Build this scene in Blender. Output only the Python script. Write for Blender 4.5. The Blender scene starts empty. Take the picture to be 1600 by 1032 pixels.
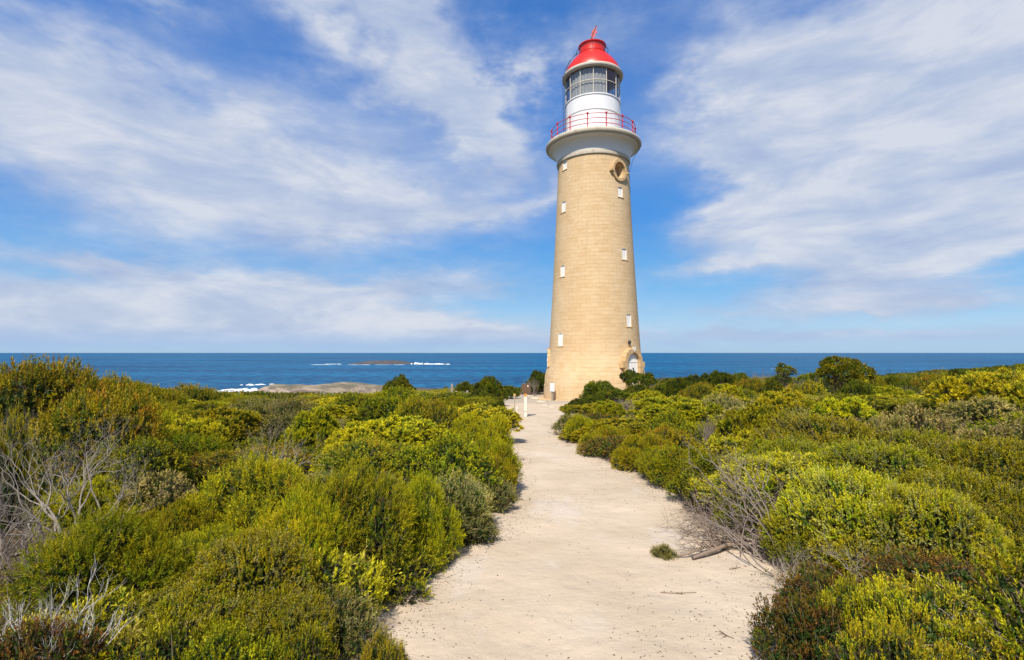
import bpy, bmesh, math, random
import numpy as np
from mathutils import Vector, Matrix
from math import radians as RAD, pi as PI, sin, cos, tan, atan2

S = bpy.context.scene
COL = S.collection

# ------------------------------------------------------------------ camera
F = 800.0                 # focal length in pixels of a 1600 px wide frame
PITCH = math.atan(35 / F)
EYE = 1.65
SEA = -82.0
cam_d = bpy.data.cameras.new("camera")
cam = bpy.data.objects.new("camera", cam_d)
COL.objects.link(cam)
cam_d.sensor_width = 36
cam_d.lens = 36 * F / 1600
cam_d.clip_start = 0.05
cam_d.clip_end = 300000
cam.location = (0, 0, EYE)
cam.rotation_euler = (PI / 2 + PITCH, 0, 0)
S.camera = cam


def ray(u, v):
    x, y = (u - 800) / F, (516 - v) / F
    return Vector((x, cos(PITCH) - y * sin(PITCH), sin(PITCH) + y * cos(PITCH)))


def at(u, v, Y):
    r = ray(u, v)
    return Vector((0, 0, EYE)) + r * (Y / r.y)


# ------------------------------------------------------------------ nodes helper
class NT:
    def __init__(self, tree):
        self.t = tree
        tree.nodes.clear()

    def n(self, kind, **kw):
        nd = self.t.nodes.new(kind)
        for k, v in kw.items():
            if k.startswith("i_"):
                key = k[2:]
                key = int(key) if key.isdigit() else key.replace("_", " ")
                self.put(nd.inputs[key], v)
            else:
                setattr(nd, k, v)
        return nd

    def put(self, sock, v):
        if isinstance(v, bpy.types.NodeSocket):
            self.t.links.new(v, sock)
        elif isinstance(v, (tuple, list)) and len(v) == 3 and len(getattr(sock, "default_value", (0,) * 3)) == 4:
            sock.default_value = (*v, 1)
        else:
            sock.default_value = v

    def m(self, op, a, b=None, c=None, clamp=False):
        nd = self.t.nodes.new("ShaderNodeMath")
        nd.operation = op
        nd.use_clamp = clamp
        for i, v in enumerate((a, b, c)):
            if v is not None:
                self.put(nd.inputs[i], v)
        return nd.outputs[0]

    def mix(self, f, a, b, mode="MIX"):
        nd = self.t.nodes.new("ShaderNodeMix")
        nd.data_type = "RGBA"
        nd.blend_type = mode
        self.put(nd.inputs[0], f)
        self.put(nd.inputs[6], a)
        self.put(nd.inputs[7], b)
        return nd.outputs[2]

    def ramp(self, f, stops, interp="LINEAR"):
        nd = self.t.nodes.new("ShaderNodeValToRGB")
        nd.color_ramp.interpolation = interp
        e = nd.color_ramp.elements
        while len(e) < len(stops):
            e.new(0.5)
        for k, (p, c) in zip(e, stops):
            k.position = p
            k.color = (*c, 1) if isinstance(c, (tuple, list)) else (c, c, c, 1)
        self.put(nd.inputs[0], f)
        return nd.outputs[0]

    def noise(self, vec, scale, detail=4, rough=0.55, dist=0.0):
        nd = self.n("ShaderNodeTexNoise")
        if vec is not None:
            self.put(nd.inputs["Vector"], vec)
        nd.inputs["Scale"].default_value = scale
        nd.inputs["Detail"].default_value = detail
        nd.inputs["Roughness"].default_value = rough
        nd.inputs["Distortion"].default_value = dist
        return nd.outputs["Fac"]

    def mapping(self, vec, scale=(1, 1, 1), loc=(0, 0, 0), rot=(0, 0, 0)):
        nd = self.n("ShaderNodeMapping")
        self.put(nd.inputs[0], vec)
        nd.inputs["Location"].default_value = loc
        nd.inputs["Rotation"].default_value = rot
        nd.inputs["Scale"].default_value = scale
        return nd.outputs[0]

    def sstep(self, x, a, b):
        nd = self.n("ShaderNodeMapRange", interpolation_type="SMOOTHSTEP")
        self.put(nd.inputs[0], x)
        nd.inputs[1].default_value = a
        nd.inputs[2].default_value = b
        return nd.outputs[0]


# ------------------------------------------------------------------ sky and sun
SUN_A, SUN_E = RAD(196), RAD(50)      # azimuth from +Y towards +X, elevation
w = bpy.data.worlds.new("World")
S.world = w
w.use_nodes = True
T = NT(w.node_tree)
tc = T.n("ShaderNodeTexCoord")
D = tc.outputs["Generated"]
sep = T.n("ShaderNodeSeparateXYZ")
T.put(sep.inputs[0], D)
dx, dy, dz = sep.outputs
sky = T.n("ShaderNodeTexSky", sky_type="NISHITA")
sky.sun_disc = False
sky.sun_elevation = SUN_E
sky.sun_rotation = SUN_A
sky.altitude = 80
sky.air_density = 1.0
sky.dust_density = 0.3
sky.ozone_density = 2.5
az = T.m("ARCTAN2", dx, dy)
el = T.m("ARCSINE", dz)
# flat cloud-layer coordinates so that streaks run together towards the horizon
zz = T.m("ADD", T.m("MAXIMUM", dz, 0.0), 0.09)
px, py = T.m("DIVIDE", dx, zz), T.m("DIVIDE", dy, zz)
cmb = T.n("ShaderNodeCombineXYZ")
T.put(cmb.inputs[0], px)
T.put(cmb.inputs[1], py)
P = cmb.outputs[0]
cae = T.n("ShaderNodeCombineXYZ")
T.put(cae.inputs[0], az)
T.put(cae.inputs[1], el)
AE = cae.outputs[0]
# warp of the bank shapes
wn = T.n("ShaderNodeTexNoise", i_Scale=3.2, i_Detail=5.0, i_Roughness=0.6)
T.put(wn.inputs["Vector"], T.mapping(AE, (1, 1.9, 1), (3.1, 0.2, 0)))
wsep = T.n("ShaderNodeSeparateColor")
T.put(wsep.inputs[0], wn.outputs["Color"])
wamp = T.m("MULTIPLY_ADD", el, 0.45, 0.07)
azw = T.m("ADD", az, T.m("MULTIPLY", T.m("SUBTRACT", wsep.outputs[0], 0.5), T.m("MULTIPLY", wamp, 2.4)))
elw = T.m("ADD", el, T.m("MULTIPLY", T.m("SUBTRACT", wsep.outputs[1], 0.5), T.m("MULTIPLY", wamp, 1.1)))


def px_ae(u, v):
    r = ray(u, v).normalized()
    return atan2(r.x, r.y), math.asin(r.z)


BANKS = [  # centre, half sizes (photo pixels), tilt (deg, + = falls to the right), strength
    (120, 215, 350, 92, 14, 1.2), (470, 275, 240, 68, 14, .95), (600, 318, 200, 38, 6, .5), (560, 45, 260, 62, 20, .85),
    (735, 150, 100, 90, 45, .8), (760, 215, 60, 60, 30, .45), (560, 200, 60, 35, 20, .3), (480, 455, 330, 24, -2, 1.0), (400, 500, 340, 28, 2, .85),
    (60, 478, 120, 22, 4, 1.0), (110, 397, 120, 15, 8, .75), (700, 515, 230, 17, 3, .8), (250, 10, 130, 28, 10, .5),
    (40, 525, 160, 9, 0, .7), (330, 528, 460, 13, 0, .85), (150, 500, 200, 14, 3, .8), (1430, 250, 280, 90, -14, 1.5), (1200, 150, 120, 120, -35, .8), (1330, 60, 200, 70, -20, .62),
    (1560, 40, 160, 90, 10, .75), (1480, 350, 260, 48, -4, 1.0), (1140, 330, 80, 26, 2, .85), (1170, 240, 90, 40, -20, .55),
    (1400, 420, 240, 20, -10, .75), (1340, 470, 230, 18, -6, .7), (1520, 470, 160, 16, 0, .7), (1300, 528, 330, 11, 0, .75), (1350, 481, 34, 9, 0, .6),
    (850, 300, 30, 24, -30, .4), (880, 40, 120, 40, 0, .25), (1150, 405, 90, 8, -5, .4), (780, 330, 90, 12, -12, .35),
]
cov = None
for (u, v, a, b, tl, s) in BANKS:
    a0, e0 = px_ae(u, v)
    c = cos(a0)
    sa = a / F * c * c
    se = b / F * c
    t = RAD(-tl)
    x = T.m("SUBTRACT", azw, a0)
    y = T.m("SUBTRACT", elw, e0)
    xr = T.m("ADD", T.m("MULTIPLY", x, cos(t) / sa), T.m("MULTIPLY", y, sin(t) / sa))
    yr = T.m("ADD", T.m("MULTIPLY", x, -sin(t) / se), T.m("MULTIPLY", y, cos(t) / se))
    r2 = T.m("ADD", T.m("MULTIPLY", xr, xr), T.m("MULTIPLY", yr, yr))
    g = T.m("MULTIPLY", T.m("EXPONENT", T.m("MULTIPLY", r2, -0.75)), s)
    cov = g if cov is None else T.m("ADD", cov, g)
cov = T.m("MINIMUM", T.m("MULTIPLY", cov, 1.1), 1.1)
# open noise sky behind and overhead, where the photograph does not look
away = T.sstep(T.m("ABSOLUTE", az), 0.85, 1.3)
cov = T.m("MAXIMUM", cov, T.m("MULTIPLY", away, 0.55))
n1 = T.noise(T.mapping(P, (0.7, 0.40, 1), (1.7, 0.4, 0), (0, 0, 0.35)), 1.0, 7, 0.5, 0.4)
n2 = T.noise(T.mapping(AE, (1.0, 2.7, 1), (0.3, 0.1, 0)), 4.2, 6, 0.46, 0.2)
n3 = T.noise(T.mapping(AE, (1.0, 1.8, 1), (7.3, 2.1, 0), (0, 0, 0.3)), 2.2, 5, 0.45, 0.3)
nn = T.m("ADD", T.m("ADD", T.m("MULTIPLY", n1, 0.06), T.m("MULTIPLY", n2, 0.52)), T.m("MULTIPLY", n3, 0.72))
n4 = T.noise(T.mapping(AE, (1.0, 3.6, 1), (1.3, 0.7, 0)), 15.0, 7, 0.6, 0.2)
nn = T.m("ADD", nn, T.m("MULTIPLY", T.m("SUBTRACT", n4, 0.5), T.m("SUBTRACT", 0.75, T.m("MULTIPLY", T.sstep(el, 0.02, 0.30), 0.62))))
dens = T.m("ADD", T.m("MULTIPLY", cov, 1.05), T.m("MULTIPLY", T.m("SUBTRACT", nn, 0.63), 1.15))
mask = T.m("POWER", T.sstep(dens, -0.12, 1.12), 1.0)
mask = T.m("ADD", T.m("MULTIPLY", mask, 0.90), 0.035)
# thickness shading of the clouds
thick = T.noise(T.mapping(AE, (1.2, 3.6, 1), (5.3, 1.1, 0)), 4.2, 7, 0.6, 0.3)
thick = T.m("ADD", thick, T.m("MULTIPLY", T.m("SUBTRACT", T.m("MINIMUM", dens, 1.1), 0.75), 0.16))
ctint = T.ramp(thick, [(0.32, (3.5, 4.3, 6.2)), (0.5, (4.6, 5.25, 6.65)), (0.66, (6.2, 6.5, 7.2))])
# low sky: bank bases greyer-blue near the horizon
low = T.sstep(el, 0.0, 0.055)
ctint = T.mix(low, (3.3, 4.7, 7.0), ctint)
# the clear sky, graded to the vivid blue of this clear air
air = T.ramp(el, [(0.0, (3.3, 5.0, 7.0)), (0.045, (3.4, 5.7, 7.9)), (0.12, (1.4, 4.2, 7.7)), (0.25, (0.28, 2.5, 7.0)), (0.5, (0.26, 1.75, 5.7)), (1.0, (0.3, 1.1, 3.4))])
skyc = T.mix(0.88, sky.outputs[0], air)
final = T.mix(T.m("MINIMUM", mask, 0.95), skyc, ctint)
bg = T.n("ShaderNodeBackground", i_Strength=0.09)
T.put(bg.inputs["Color"], final)
out = T.n("ShaderNodeOutputWorld")
T.put(out.inputs[0], bg.outputs[0])

sun_d = bpy.data.lights.new("sun", "SUN")
sun_d.energy = 4.8
sun_d.angle = RAD(2.5)
sun_d.color = (1.0, 0.93, 0.82)
sun = bpy.data.objects.new("sun", sun_d)
COL.objects.link(sun)
sv = Vector((sin(SUN_A) * cos(SUN_E), cos(SUN_A) * cos(SUN_E), sin(SUN_E)))
sun.rotation_euler = (-sv).to_track_quat("-Z", "Y").to_euler()
S.view_settings.view_transform = "Standard"
S.view_settings.look = "None"
S.view_settings.exposure = 0.34
S.view_settings.gamma = 1.0
S.cycles.max_bounces = 6
S.cycles.diffuse_bounces = 3
S.cycles.transmission_bounces = 3
S.cycles.transparent_max_bounces = 6
S.cycles.caustics_reflective = False
S.cycles.caustics_refractive = False


# ------------------------------------------------------------------ object helpers
def tag(o, label=None, cat=None, group=None, kind=None):
    if label:
        o["label"] = label
    if cat:
        o["category"] = cat
    if group:
        o["group"] = group
    if kind:
        o["kind"] = kind
    return o


def link(name, me, mat=None, parent=None):
    o = bpy.data.objects.new(name, me)
    COL.objects.link(o)
    if mat is not None and me is not None:
        for mm in (mat if isinstance(mat, (list, tuple)) else [mat]):
            me.materials.append(mm)
    if parent is not None:
        o.parent = parent
    return o


def empty(name, loc=(0, 0, 0), rz=0.0):
    o = bpy.data.objects.new(name, None)
    COL.objects.link(o)
    o.empty_display_size = 0.2
    o.location = loc
    o.rotation_euler = (0, 0, rz)
    return o


def npmesh(name, V, Fq, col=None, smooth=False):
    V = np.asarray(V, np.float32)
    Fq = np.asarray(Fq, np.int32)
    me = bpy.data.meshes.new(name)
    k = Fq.shape[1]
    me.vertices.add(len(V))
    me.vertices.foreach_set("co", V.ravel())
    me.loops.add(Fq.size)
    me.loops.foreach_set("vertex_index", Fq.ravel())
    me.polygons.add(len(Fq))
    me.polygons.foreach_set("loop_start", np.arange(0, Fq.size, k, dtype=np.int32))
    if smooth:
        me.polygons.foreach_set("use_smooth", np.ones(len(Fq), bool))
    if col is not None:
        a = me.color_attributes.new("tint", "FLOAT_COLOR", "POINT")
        c4 = np.ones((len(V), 4), np.float32)
        c4[:, :3] = col
        a.data.foreach_set("color", c4.ravel())
    me.update(calc_edges=True)
    return me


def bmmesh(name, bm, smooth=False, normals=True):
    if normals:
        bmesh.ops.recalc_face_normals(bm, faces=bm.faces)
    me = bpy.data.meshes.new(name)
    bm.to_mesh(me)
    bm.free()
    if smooth:
        me.polygons.foreach_set("use_smooth", np.ones(len(me.polygons), bool))
    return me


def lathe(name, prof, n=96, closed=True, smooth=True):
    """prof: list of (r, z); closed profile loop or open; r = 0 ends welded"""
    prof = np.array(prof, float)
    th = np.linspace(0, 2 * PI, n, endpoint=False)
    m = len(prof)
    V = np.zeros((m, n, 3))
    V[:, :, 0] = prof[:, 0:1] * np.cos(th)
    V[:, :, 1] = prof[:, 0:1] * np.sin(th)
    V[:, :, 2] = prof[:, 1:2]
    idx = np.arange(m * n).reshape(m, n)
    rows = m if closed else m - 1
    Fq = []
    for i in range(rows):
        j = (i + 1) % m
        a, b = idx[i], idx[j]
        Fq.append(np.stack([a, np.roll(a, -1), np.roll(b, -1), b], 1))
    me = npmesh(name, V.reshape(-1, 3), np.concatenate(Fq), smooth=False)
    bm = bmesh.new()
    bm.from_mesh(me)
    bmesh.ops.remove_doubles(bm, verts=bm.verts, dist=1e-5)
    bmesh.ops.recalc_face_normals(bm, faces=bm.faces)
    for f in bm.faces:
        f.smooth = smooth
    for e in bm.edges:
        if len(e.link_faces) == 2 and e.calc_face_angle(0) > RAD(32):
            e.smooth = False
    bm.to_mesh(me)
    bm.free()
    return me


def add_box(bm, c, s, rz=0.0, bevel=0.0, M=None):
    r = bmesh.ops.create_cube(bm, size=1)
    vs = r["verts"]
    if bevel:
        for v in vs:
            v.co = Vector((v.co.x * s[0], v.co.y * s[1], v.co.z * s[2]))
        es = list({e for v in vs for e in v.link_edges})
        rr = bmesh.ops.bevel(bm, geom=es, offset=bevel, segments=2, affect="EDGES", profile=0.6)
        vs = list({v for f in rr["faces"] for v in f.verts} | {v for v in vs if v.is_valid})
        mt = Matrix.Translation(Vector(c)) @ Matrix.Rotation(rz, 4, "Z")
    else:
        mt = Matrix.Translation(Vector(c)) @ Matrix.Rotation(rz, 4, "Z") @ Matrix.Diagonal((*s, 1))
    if M is not None:
        mt = M @ mt
    bmesh.ops.transform(bm, matrix=mt, verts=vs)


def tube_arrays(paths, sides=5):
    """paths: list of (pts (k,3), radii (k,)) -> V, F arrays (quads)"""
    VV, FF, off = [], [], 0
    th = np.linspace(0, 2 * PI, sides, endpoint=False)
    ct, st = np.cos(th), np.sin(th)
    for pts, rad in paths:
        pts = np.asarray(pts, float)
        rad = np.asarray(rad, float)
        k = len(pts)
        tg = np.gradient(pts, axis=0)
        tg /= np.linalg.norm(tg, axis=1, keepdims=True) + 1e-9
        ref = np.array([0, 0, 1.0]) if abs(tg[0][2]) < 0.9 else np.array([1.0, 0, 0])
        e1 = np.cross(tg, ref)
        e1 /= np.linalg.norm(e1, axis=1, keepdims=True) + 1e-9
        e2 = np.cross(tg, e1)
        ring = pts[:, None] + rad[:, None, None] * (e1[:, None] * ct[None, :, None] + e2[:, None] * st[None, :, None])
        VV.append(ring.reshape(-1, 3))
        idx = off + np.arange(k * sides).reshape(k, sides)
        a, b = idx[:-1], idx[1:]
        FF.append(np.stack([a, np.roll(a, -1, 1), np.roll(b, -1, 1), b], -1).reshape(-1, 4))
        off += k * sides
    return np.concatenate(VV), np.concatenate(FF)


def tubes(name, paths, sides=6, mat=None, parent=None, smooth=True):
    V, Fq = tube_arrays(paths, sides)
    me = npmesh(name, V, Fq, smooth=smooth)
    return link(name, me, mat, parent)


def circle_pts(R, z, n=97, a0=0, a1=2 * PI):
    t = np.linspace(a0, a1, n)
    return np.stack([R * np.cos(t), R * np.sin(t), np.full(n, z)], 1)


# ------------------------------------------------------------------ materials
def mat(name):
    m = bpy.data.materials.new(name)
    m.use_nodes = True
    return m, NT(m.node_tree)


def finish(T, bsdf):
    o = T.n("ShaderNodeOutputMaterial")
    T.put(o.inputs[0], bsdf)


def simple(name, col, rough=0.6, spec=0.4, metal=0.0, var=0.12, vs=8.0, bump=0.0, bs=60.0, dirt=None):
    m, T = mat(name)
    tc = T.n("ShaderNodeTexCoord").outputs["Object"]
    n = T.noise(tc, vs, 5, 0.6)
    c = T.mix(n, tuple(x * (1 - var) for x in col), tuple(min(1, x * (1 + var)) for x in col))
    if dirt:
        d = T.noise(T.mapping(tc, (1, 1, 0.35)), dirt[1], 6, 0.65)
        c = T.mix(T.sstep(d, dirt[2], dirt[2] + 0.18), c, dirt[0])
    b = T.n("ShaderNodeBsdfPrincipled", i_Base_Color=c, i_Roughness=rough, i_Metallic=metal)
    b.inputs["Specular IOR Level"].default_value = spec
    if bump:
        bn = T.n("ShaderNodeBump", i_Strength=bump, i_Distance=0.02, i_Height=T.noise(tc, bs, 5, 0.6))
        T.put(b.inputs["Normal"], bn.outputs[0])
    finish(T, b.outputs[0])
    return m


def leaf_mat(name, rough=0.55, trans=0.30):
    m, T = mat(name)
    a = T.n("ShaderNodeAttribute", attribute_name="tint")
    oi = T.n("ShaderNodeObjectInfo")
    h = T.n("ShaderNodeHueSaturation", i_Saturation=1.07)
    T.put(h.inputs["Color"], a.outputs["Color"])
    T.put(h.inputs["Hue"], T.m("MULTIPLY_ADD", oi.outputs["Random"], 0.030, 0.483))
    T.put(h.inputs["Value"], T.m("MULTIPLY_ADD", T.m("FRACT", T.m("MULTIPLY", oi.outputs["Random"], 7.31)), 0.62, 0.76))
    b = T.n("ShaderNodeBsdfPrincipled", i_Base_Color=h.outputs[0], i_Roughness=rough)
    b.inputs["Specular IOR Level"].default_value = 0.16
    t = T.n("ShaderNodeBsdfTranslucent")
    T.put(t.inputs[0], T.mix(1.0, h.outputs[0], (1.25, 1.15, 0.55), "MULTIPLY"))
    mx = T.n("ShaderNodeMixShader", i_0=trans)
    T.put(mx.inputs[1], b.outputs[0])
    T.put(mx.inputs[2], t.outputs[0])
    finish(T, mx.outputs[0])
    return m


M_LEAF = leaf_mat("leaf")
M_TWIG = simple("twig_bark", (0.17, 0.13, 0.095), 0.85, 0.15, var=0.45, vs=30)
M_DEAD = simple("dead_wood", (0.29, 0.25, 0.21), 0.85, 0.15, var=0.35, vs=22)
M_BLEACH = simple("bleached_wood", (0.58, 0.55, 0.52), 0.85, 0.15, var=0.25, vs=22)
M_GREYT = simple("grey_brush", (0.215, 0.175, 0.15), 0.85, 0.15, var=0.35, vs=22)
M_DRIFT = simple("driftwood", (0.27, 0.205, 0.155), 0.85, 0.15, var=0.3, vs=18, bump=0.6, bs=80)

# sandstone blocks laid in courses round the tower
m, T = mat("sandstone_courses")
tc = T.n("ShaderNodeTexCoord").outputs["Object"]
sp = T.n("ShaderNodeSeparateXYZ")
T.put(sp.inputs[0], tc)
ang = T.m("ARCTAN2", sp.outputs[1], sp.outputs[0])
cb = T.n("ShaderNodeCombineXYZ")
T.put(cb.inputs[0], T.m("MULTIPLY", ang, 3.0))
T.put(cb.inputs[1], sp.outputs[2])
wob = T.n("ShaderNodeTexNoise", i_Scale=1.7, i_Detail=4.0)
T.put(wob.inputs["Vector"], tc)
wv_ = T.n("ShaderNodeVectorMath", operation="MULTIPLY_ADD")
T.put(wv_.inputs[0], wob.outputs["Color"])
wv_.inputs[1].default_value = (0.16, 0.05, 0)
T.put(wv_.inputs[2], cb.outputs[0])
BV = wv_.outputs[0]
br = T.n("ShaderNodeTexBrick", i_Scale=1.0)
T.put(br.inputs["Vector"], BV)
br.inputs["Brick Width"].default_value = 0.6283
br.inputs["Row Height"].default_value = 0.255
br.inputs["Mortar Size"].default_value = 0.010
br.inputs["Mortar Smooth"].default_value = 0.5
br.inputs["Bias"].default_value = -0.1
T.put(br.inputs["Color1"], (0.545, 0.365, 0.190))
T.put(br.inputs["Color2"], (0.615, 0.440, 0.250))
T.put(br.inputs["Mortar"], (0.50, 0.345, 0.19))
c = br.outputs["Color"]
c = T.mix(T.m("MULTIPLY", T.sstep(T.noise(tc, 0.55, 5, 0.6), 0.42, 0.7), 0.6), c, (0.64, 0.49, 0.30))
c = T.mix(T.m("MULTIPLY", T.sstep(T.noise(T.mapping(tc, (1, 1, 2.6)), 1.6, 6, 0.65), 0.50, 0.68), 0.65), c, (0.50, 0.31, 0.13))
c = T.mix(T.m("MULTIPLY", T.sstep(T.noise(T.mapping(tc, (1, 1, 0.3)), 2.2, 6, 0.7), 0.58, 0.72), 0.30), c, (0.42, 0.34, 0.23))
strk = T.sstep(T.noise(T.mapping(tc, (2.6, 2.6, 0.16)), 1.0, 6, 0.65), 0.56, 0.72)
c = T.mix(T.m("MULTIPLY", strk, 0.30), c, (0.36, 0.27, 0.17))
spot = T.n("ShaderNodeTexBrick", i_Scale=1.0)
T.put(spot.inputs["Vector"], BV)
spot.inputs["Brick Width"].default_value = 0.6283
spot.inputs["Row Height"].default_value = 0.255
spot.inputs["Mortar Size"].default_value = 0.0
spot.inputs["Bias"].default_value = -0.72
T.put(spot.inputs["Color1"], (0, 0, 0))
T.put(spot.inputs["Color2"], (1, 1, 1))
c = T.mix(T.m("MULTIPLY", spot.outputs["Color"], 0.35), c, (0.40, 0.235, 0.11))
c = T.mix(T.m("MULTIPLY", T.noise(tc, 14, 4, 0.7), 0.25), c, (0.78, 0.66, 0.46))
hb = T.m("ADD", T.m("MULTIPLY", br.outputs["Fac"], -0.7), T.m("MULTIPLY", T.noise(tc, 9, 6, 0.7), 0.8))
bn = T.n("ShaderNodeBump", i_Strength=0.55, i_Distance=0.035, i_Height=hb)
b = T.n("ShaderNodeBsdfPrincipled", i_Base_Color=c, i_Roughness=0.88)
b.inputs["Specular IOR Level"].default_value = 0.2
T.put(b.inputs["Normal"], bn.outputs[0])
finish(T, b.outputs[0])
M_STONE = m
M_STONE2 = simple("sandstone_trim", (0.54, 0.37, 0.19), 0.88, 0.2, var=0.22, vs=5, bump=0.7, bs=14, dirt=((0.40, 0.31, 0.19), 3.0, 0.55))
M_WHITE = simple("white_render", (0.80, 0.755, 0.67), 0.55, 0.35, var=0.03, vs=3, bump=0.12, bs=20, dirt=((0.60, 0.55, 0.46), 1.6, 0.60))
M_DRUM = simple("white_painted_iron", (0.74, 0.745, 0.75), 0.4, 0.4, var=0.02, vs=3, dirt=((0.66, 0.62, 0.56), 2.0, 0.66))
M_LIP = simple("weathered_cement", (0.55, 0.49, 0.39), 0.85, 0.2, var=0.2, vs=3.5, bump=0.5, bs=20, dirt=((0.36, 0.30, 0.21), 2.5, 0.56))
M_RED = simple("red_gloss_paint", (0.62, 0.022, 0.014), 0.38, 0.5, var=0.10, vs=2.5, dirt=((0.42, 0.03, 0.02), 2.2, 0.62))
M_REDR = simple("red_rail_paint", (0.50, 0.02, 0.03), 0.45, 0.45, var=0.15, vs=5)
M_DARK = simple("dark_metal", (0.05, 0.045, 0.045), 0.5, 0.4, var=0.3)
M_GUTTER = simple("gutter_paint", (0.60, 0.55, 0.46), 0.55, 0.4, var=0.12, vs=4)
M_SHUT = simple("shutter_white", (0.78, 0.76, 0.72), 0.6, 0.35, var=0.05, vs=3)
M_CURTAIN = simple("grey_curtain", (0.62, 0.61, 0.58), 0.9, 0.1, var=0.2, vs=1.2)
M_IRON = simple("door_iron", (0.03, 0.03, 0.03), 0.5, 0.5)
M_BROWN = simple("brown_sign_board", (0.13, 0.075, 0.04), 0.6, 0.4, var=0.2, vs=10)
M_POSTW = simple("cream_post_paint", (0.74, 0.70, 0.58), 0.6, 0.35, var=0.08, vs=10)
M_ORANGE = simple("ochre_post_cap", (0.55, 0.28, 0.06), 0.7, 0.3, var=0.15, vs=10)
M_TIMBER = simple("grey_timber", (0.33, 0.28, 0.22), 0.85, 0.2, var=0.3, vs=14)
M_WIRE = simple("wire", (0.42, 0.40, 0.36), 0.5, 0.5, metal=0.5)
M_ROCK = simple("limestone", (0.50, 0.43, 0.33), 0.9, 0.2, var=0.3, vs=5, bump=0.8, bs=15)
M_LITTER = simple("dry_litter", (0.15, 0.105, 0.075), 0.9, 0.1, var=0.6, vs=40)
M_SHELL = simple("pale_grit", (0.66, 0.58, 0.48), 0.8, 0.2, var=0.3, vs=40)

m, T = mat("lantern_glass")
lw = T.n("ShaderNodeLayerWeight", i_Blend=0.25)
tr = T.n("ShaderNodeBsdfTransparent")
T.put(tr.inputs[0], (0.66, 0.68, 0.70))
gl = T.n("ShaderNodeBsdfGlossy", i_Roughness=0.03)
mx = T.n("ShaderNodeMixShader")
T.put(mx.inputs[0], T.m("MULTIPLY_ADD", T.m("POWER", lw.outputs["Facing"], 2.5), 0.5, 0.10))
T.put(mx.inputs[1], tr.outputs[0])
T.put(mx.inputs[2], gl.outputs[0])
finish(T, mx.outputs[0])
M_GLASS = m

# ------------------------------------------------------------------ terrain
PATH_PX_L = [(560, 1100), (598, 1032), (640, 955), (700, 882), (735, 856), (790, 838), (800, 800), (812, 770), (810, 735), (804, 700), (786, 678), (762, 662), (768, 650)]
PATH_PX_R = [(1240, 1100), (1222, 1032), (1245, 930), (1200, 882), (1150, 830), (1050, 790), (1000, 752), (935, 720), (880, 695), (862, 672), (880, 655), (872, 648)]


def smooth01(t):
    t = np.clip(t, 0, 1)
    return t * t * (3 - 2 * t)


_rs = np.random.RandomState(5)
_W = [(_rs.uniform(-1, 1, 2) * f, _rs.uniform(0, 6.28), a) for f, a in [(0.25, .10), (0.35, .08), (0.6, .05), (0.9, .04), (1.4, .022), (2.3, .014), (3.6, .008), (5.5, .006)] for _ in range(2)]


def undul(x, y, lo=0, hi=99):
    s = 0
    for k, (d, p, a) in enumerate(_W):
        if lo <= k < hi:
            s = s + a * np.sin(x * d[0] * 1.7 + y * d[1] * 1.7 + p)
    return s


def base_slope(y):
    return -0.0467 * np.maximum(y - 1.8, 0) * smooth01((y - 1.8) / 2.5)


def gpoint(u, v):
    """ground point on the plain slope under photo pixel u, v"""
    r = ray(u, v)
    lo, hi = 1.0, 80.0
    for _ in range(50):
        mid = (lo + hi) / 2
        z = EYE + r.z / r.y * mid
        if z > base_slope(np.float64(mid)):
            lo = mid
        else:
            hi = mid
    return r.x / r.y * lo, lo


LP = np.array([gpoint(*p) for p in PATH_PX_L])
RP = np.array([gpoint(*p) for p in PATH_PX_R])
LP = np.vstack([[LP[0, 0] - 0.15, -3.0], LP])
RP = np.vstack([[RP[0, 0] + 0.05, -3.0], RP])
Y_OPEN = min(LP[-1, 1], RP[-1, 1])
TX, TY = at(929, 600, 35.3).x, 35.3        # tower axis


def mono(A):
    # keep the y column increasing for interp
    o = [A[0]]
    for p in A[1:]:
        if p[1] > o[-1][1] + 0.02:
            o.append(p)
    return np.array(o)


LP, RP = mono(LP), mono(RP)


def path_l(y):
    y = np.asarray(y, float)
    a = np.interp(y, LP[:, 1], LP[:, 0])
    op = smooth01((y - 21) / 5)
    return a * (1 - op) + op * (-0.9 - 0.02 * (y - 21))


def path_r(y):
    y = np.asarray(y, float)
    a = np.interp(y, RP[:, 1], RP[:, 0])
    op = smooth01((y - 19) / 12)
    return a * (1 - op) + op * 6.0


def path_dist(x, y):
    """positive outside the path, in metres"""
    d = np.maximum(path_l(y) - x, x - path_r(y))
    court = np.hypot(x - TX, y - TY) - 6.2        # open ground round the tower
    leftc = np.maximum(np.abs(x - 1.6) - 3.3, np.abs(y - 34) - 7.0)
    far = smooth01((np.asarray(y, float) - 38) / 3)
    return np.minimum(np.minimum(d + far * 50, court), leftc)


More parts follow.
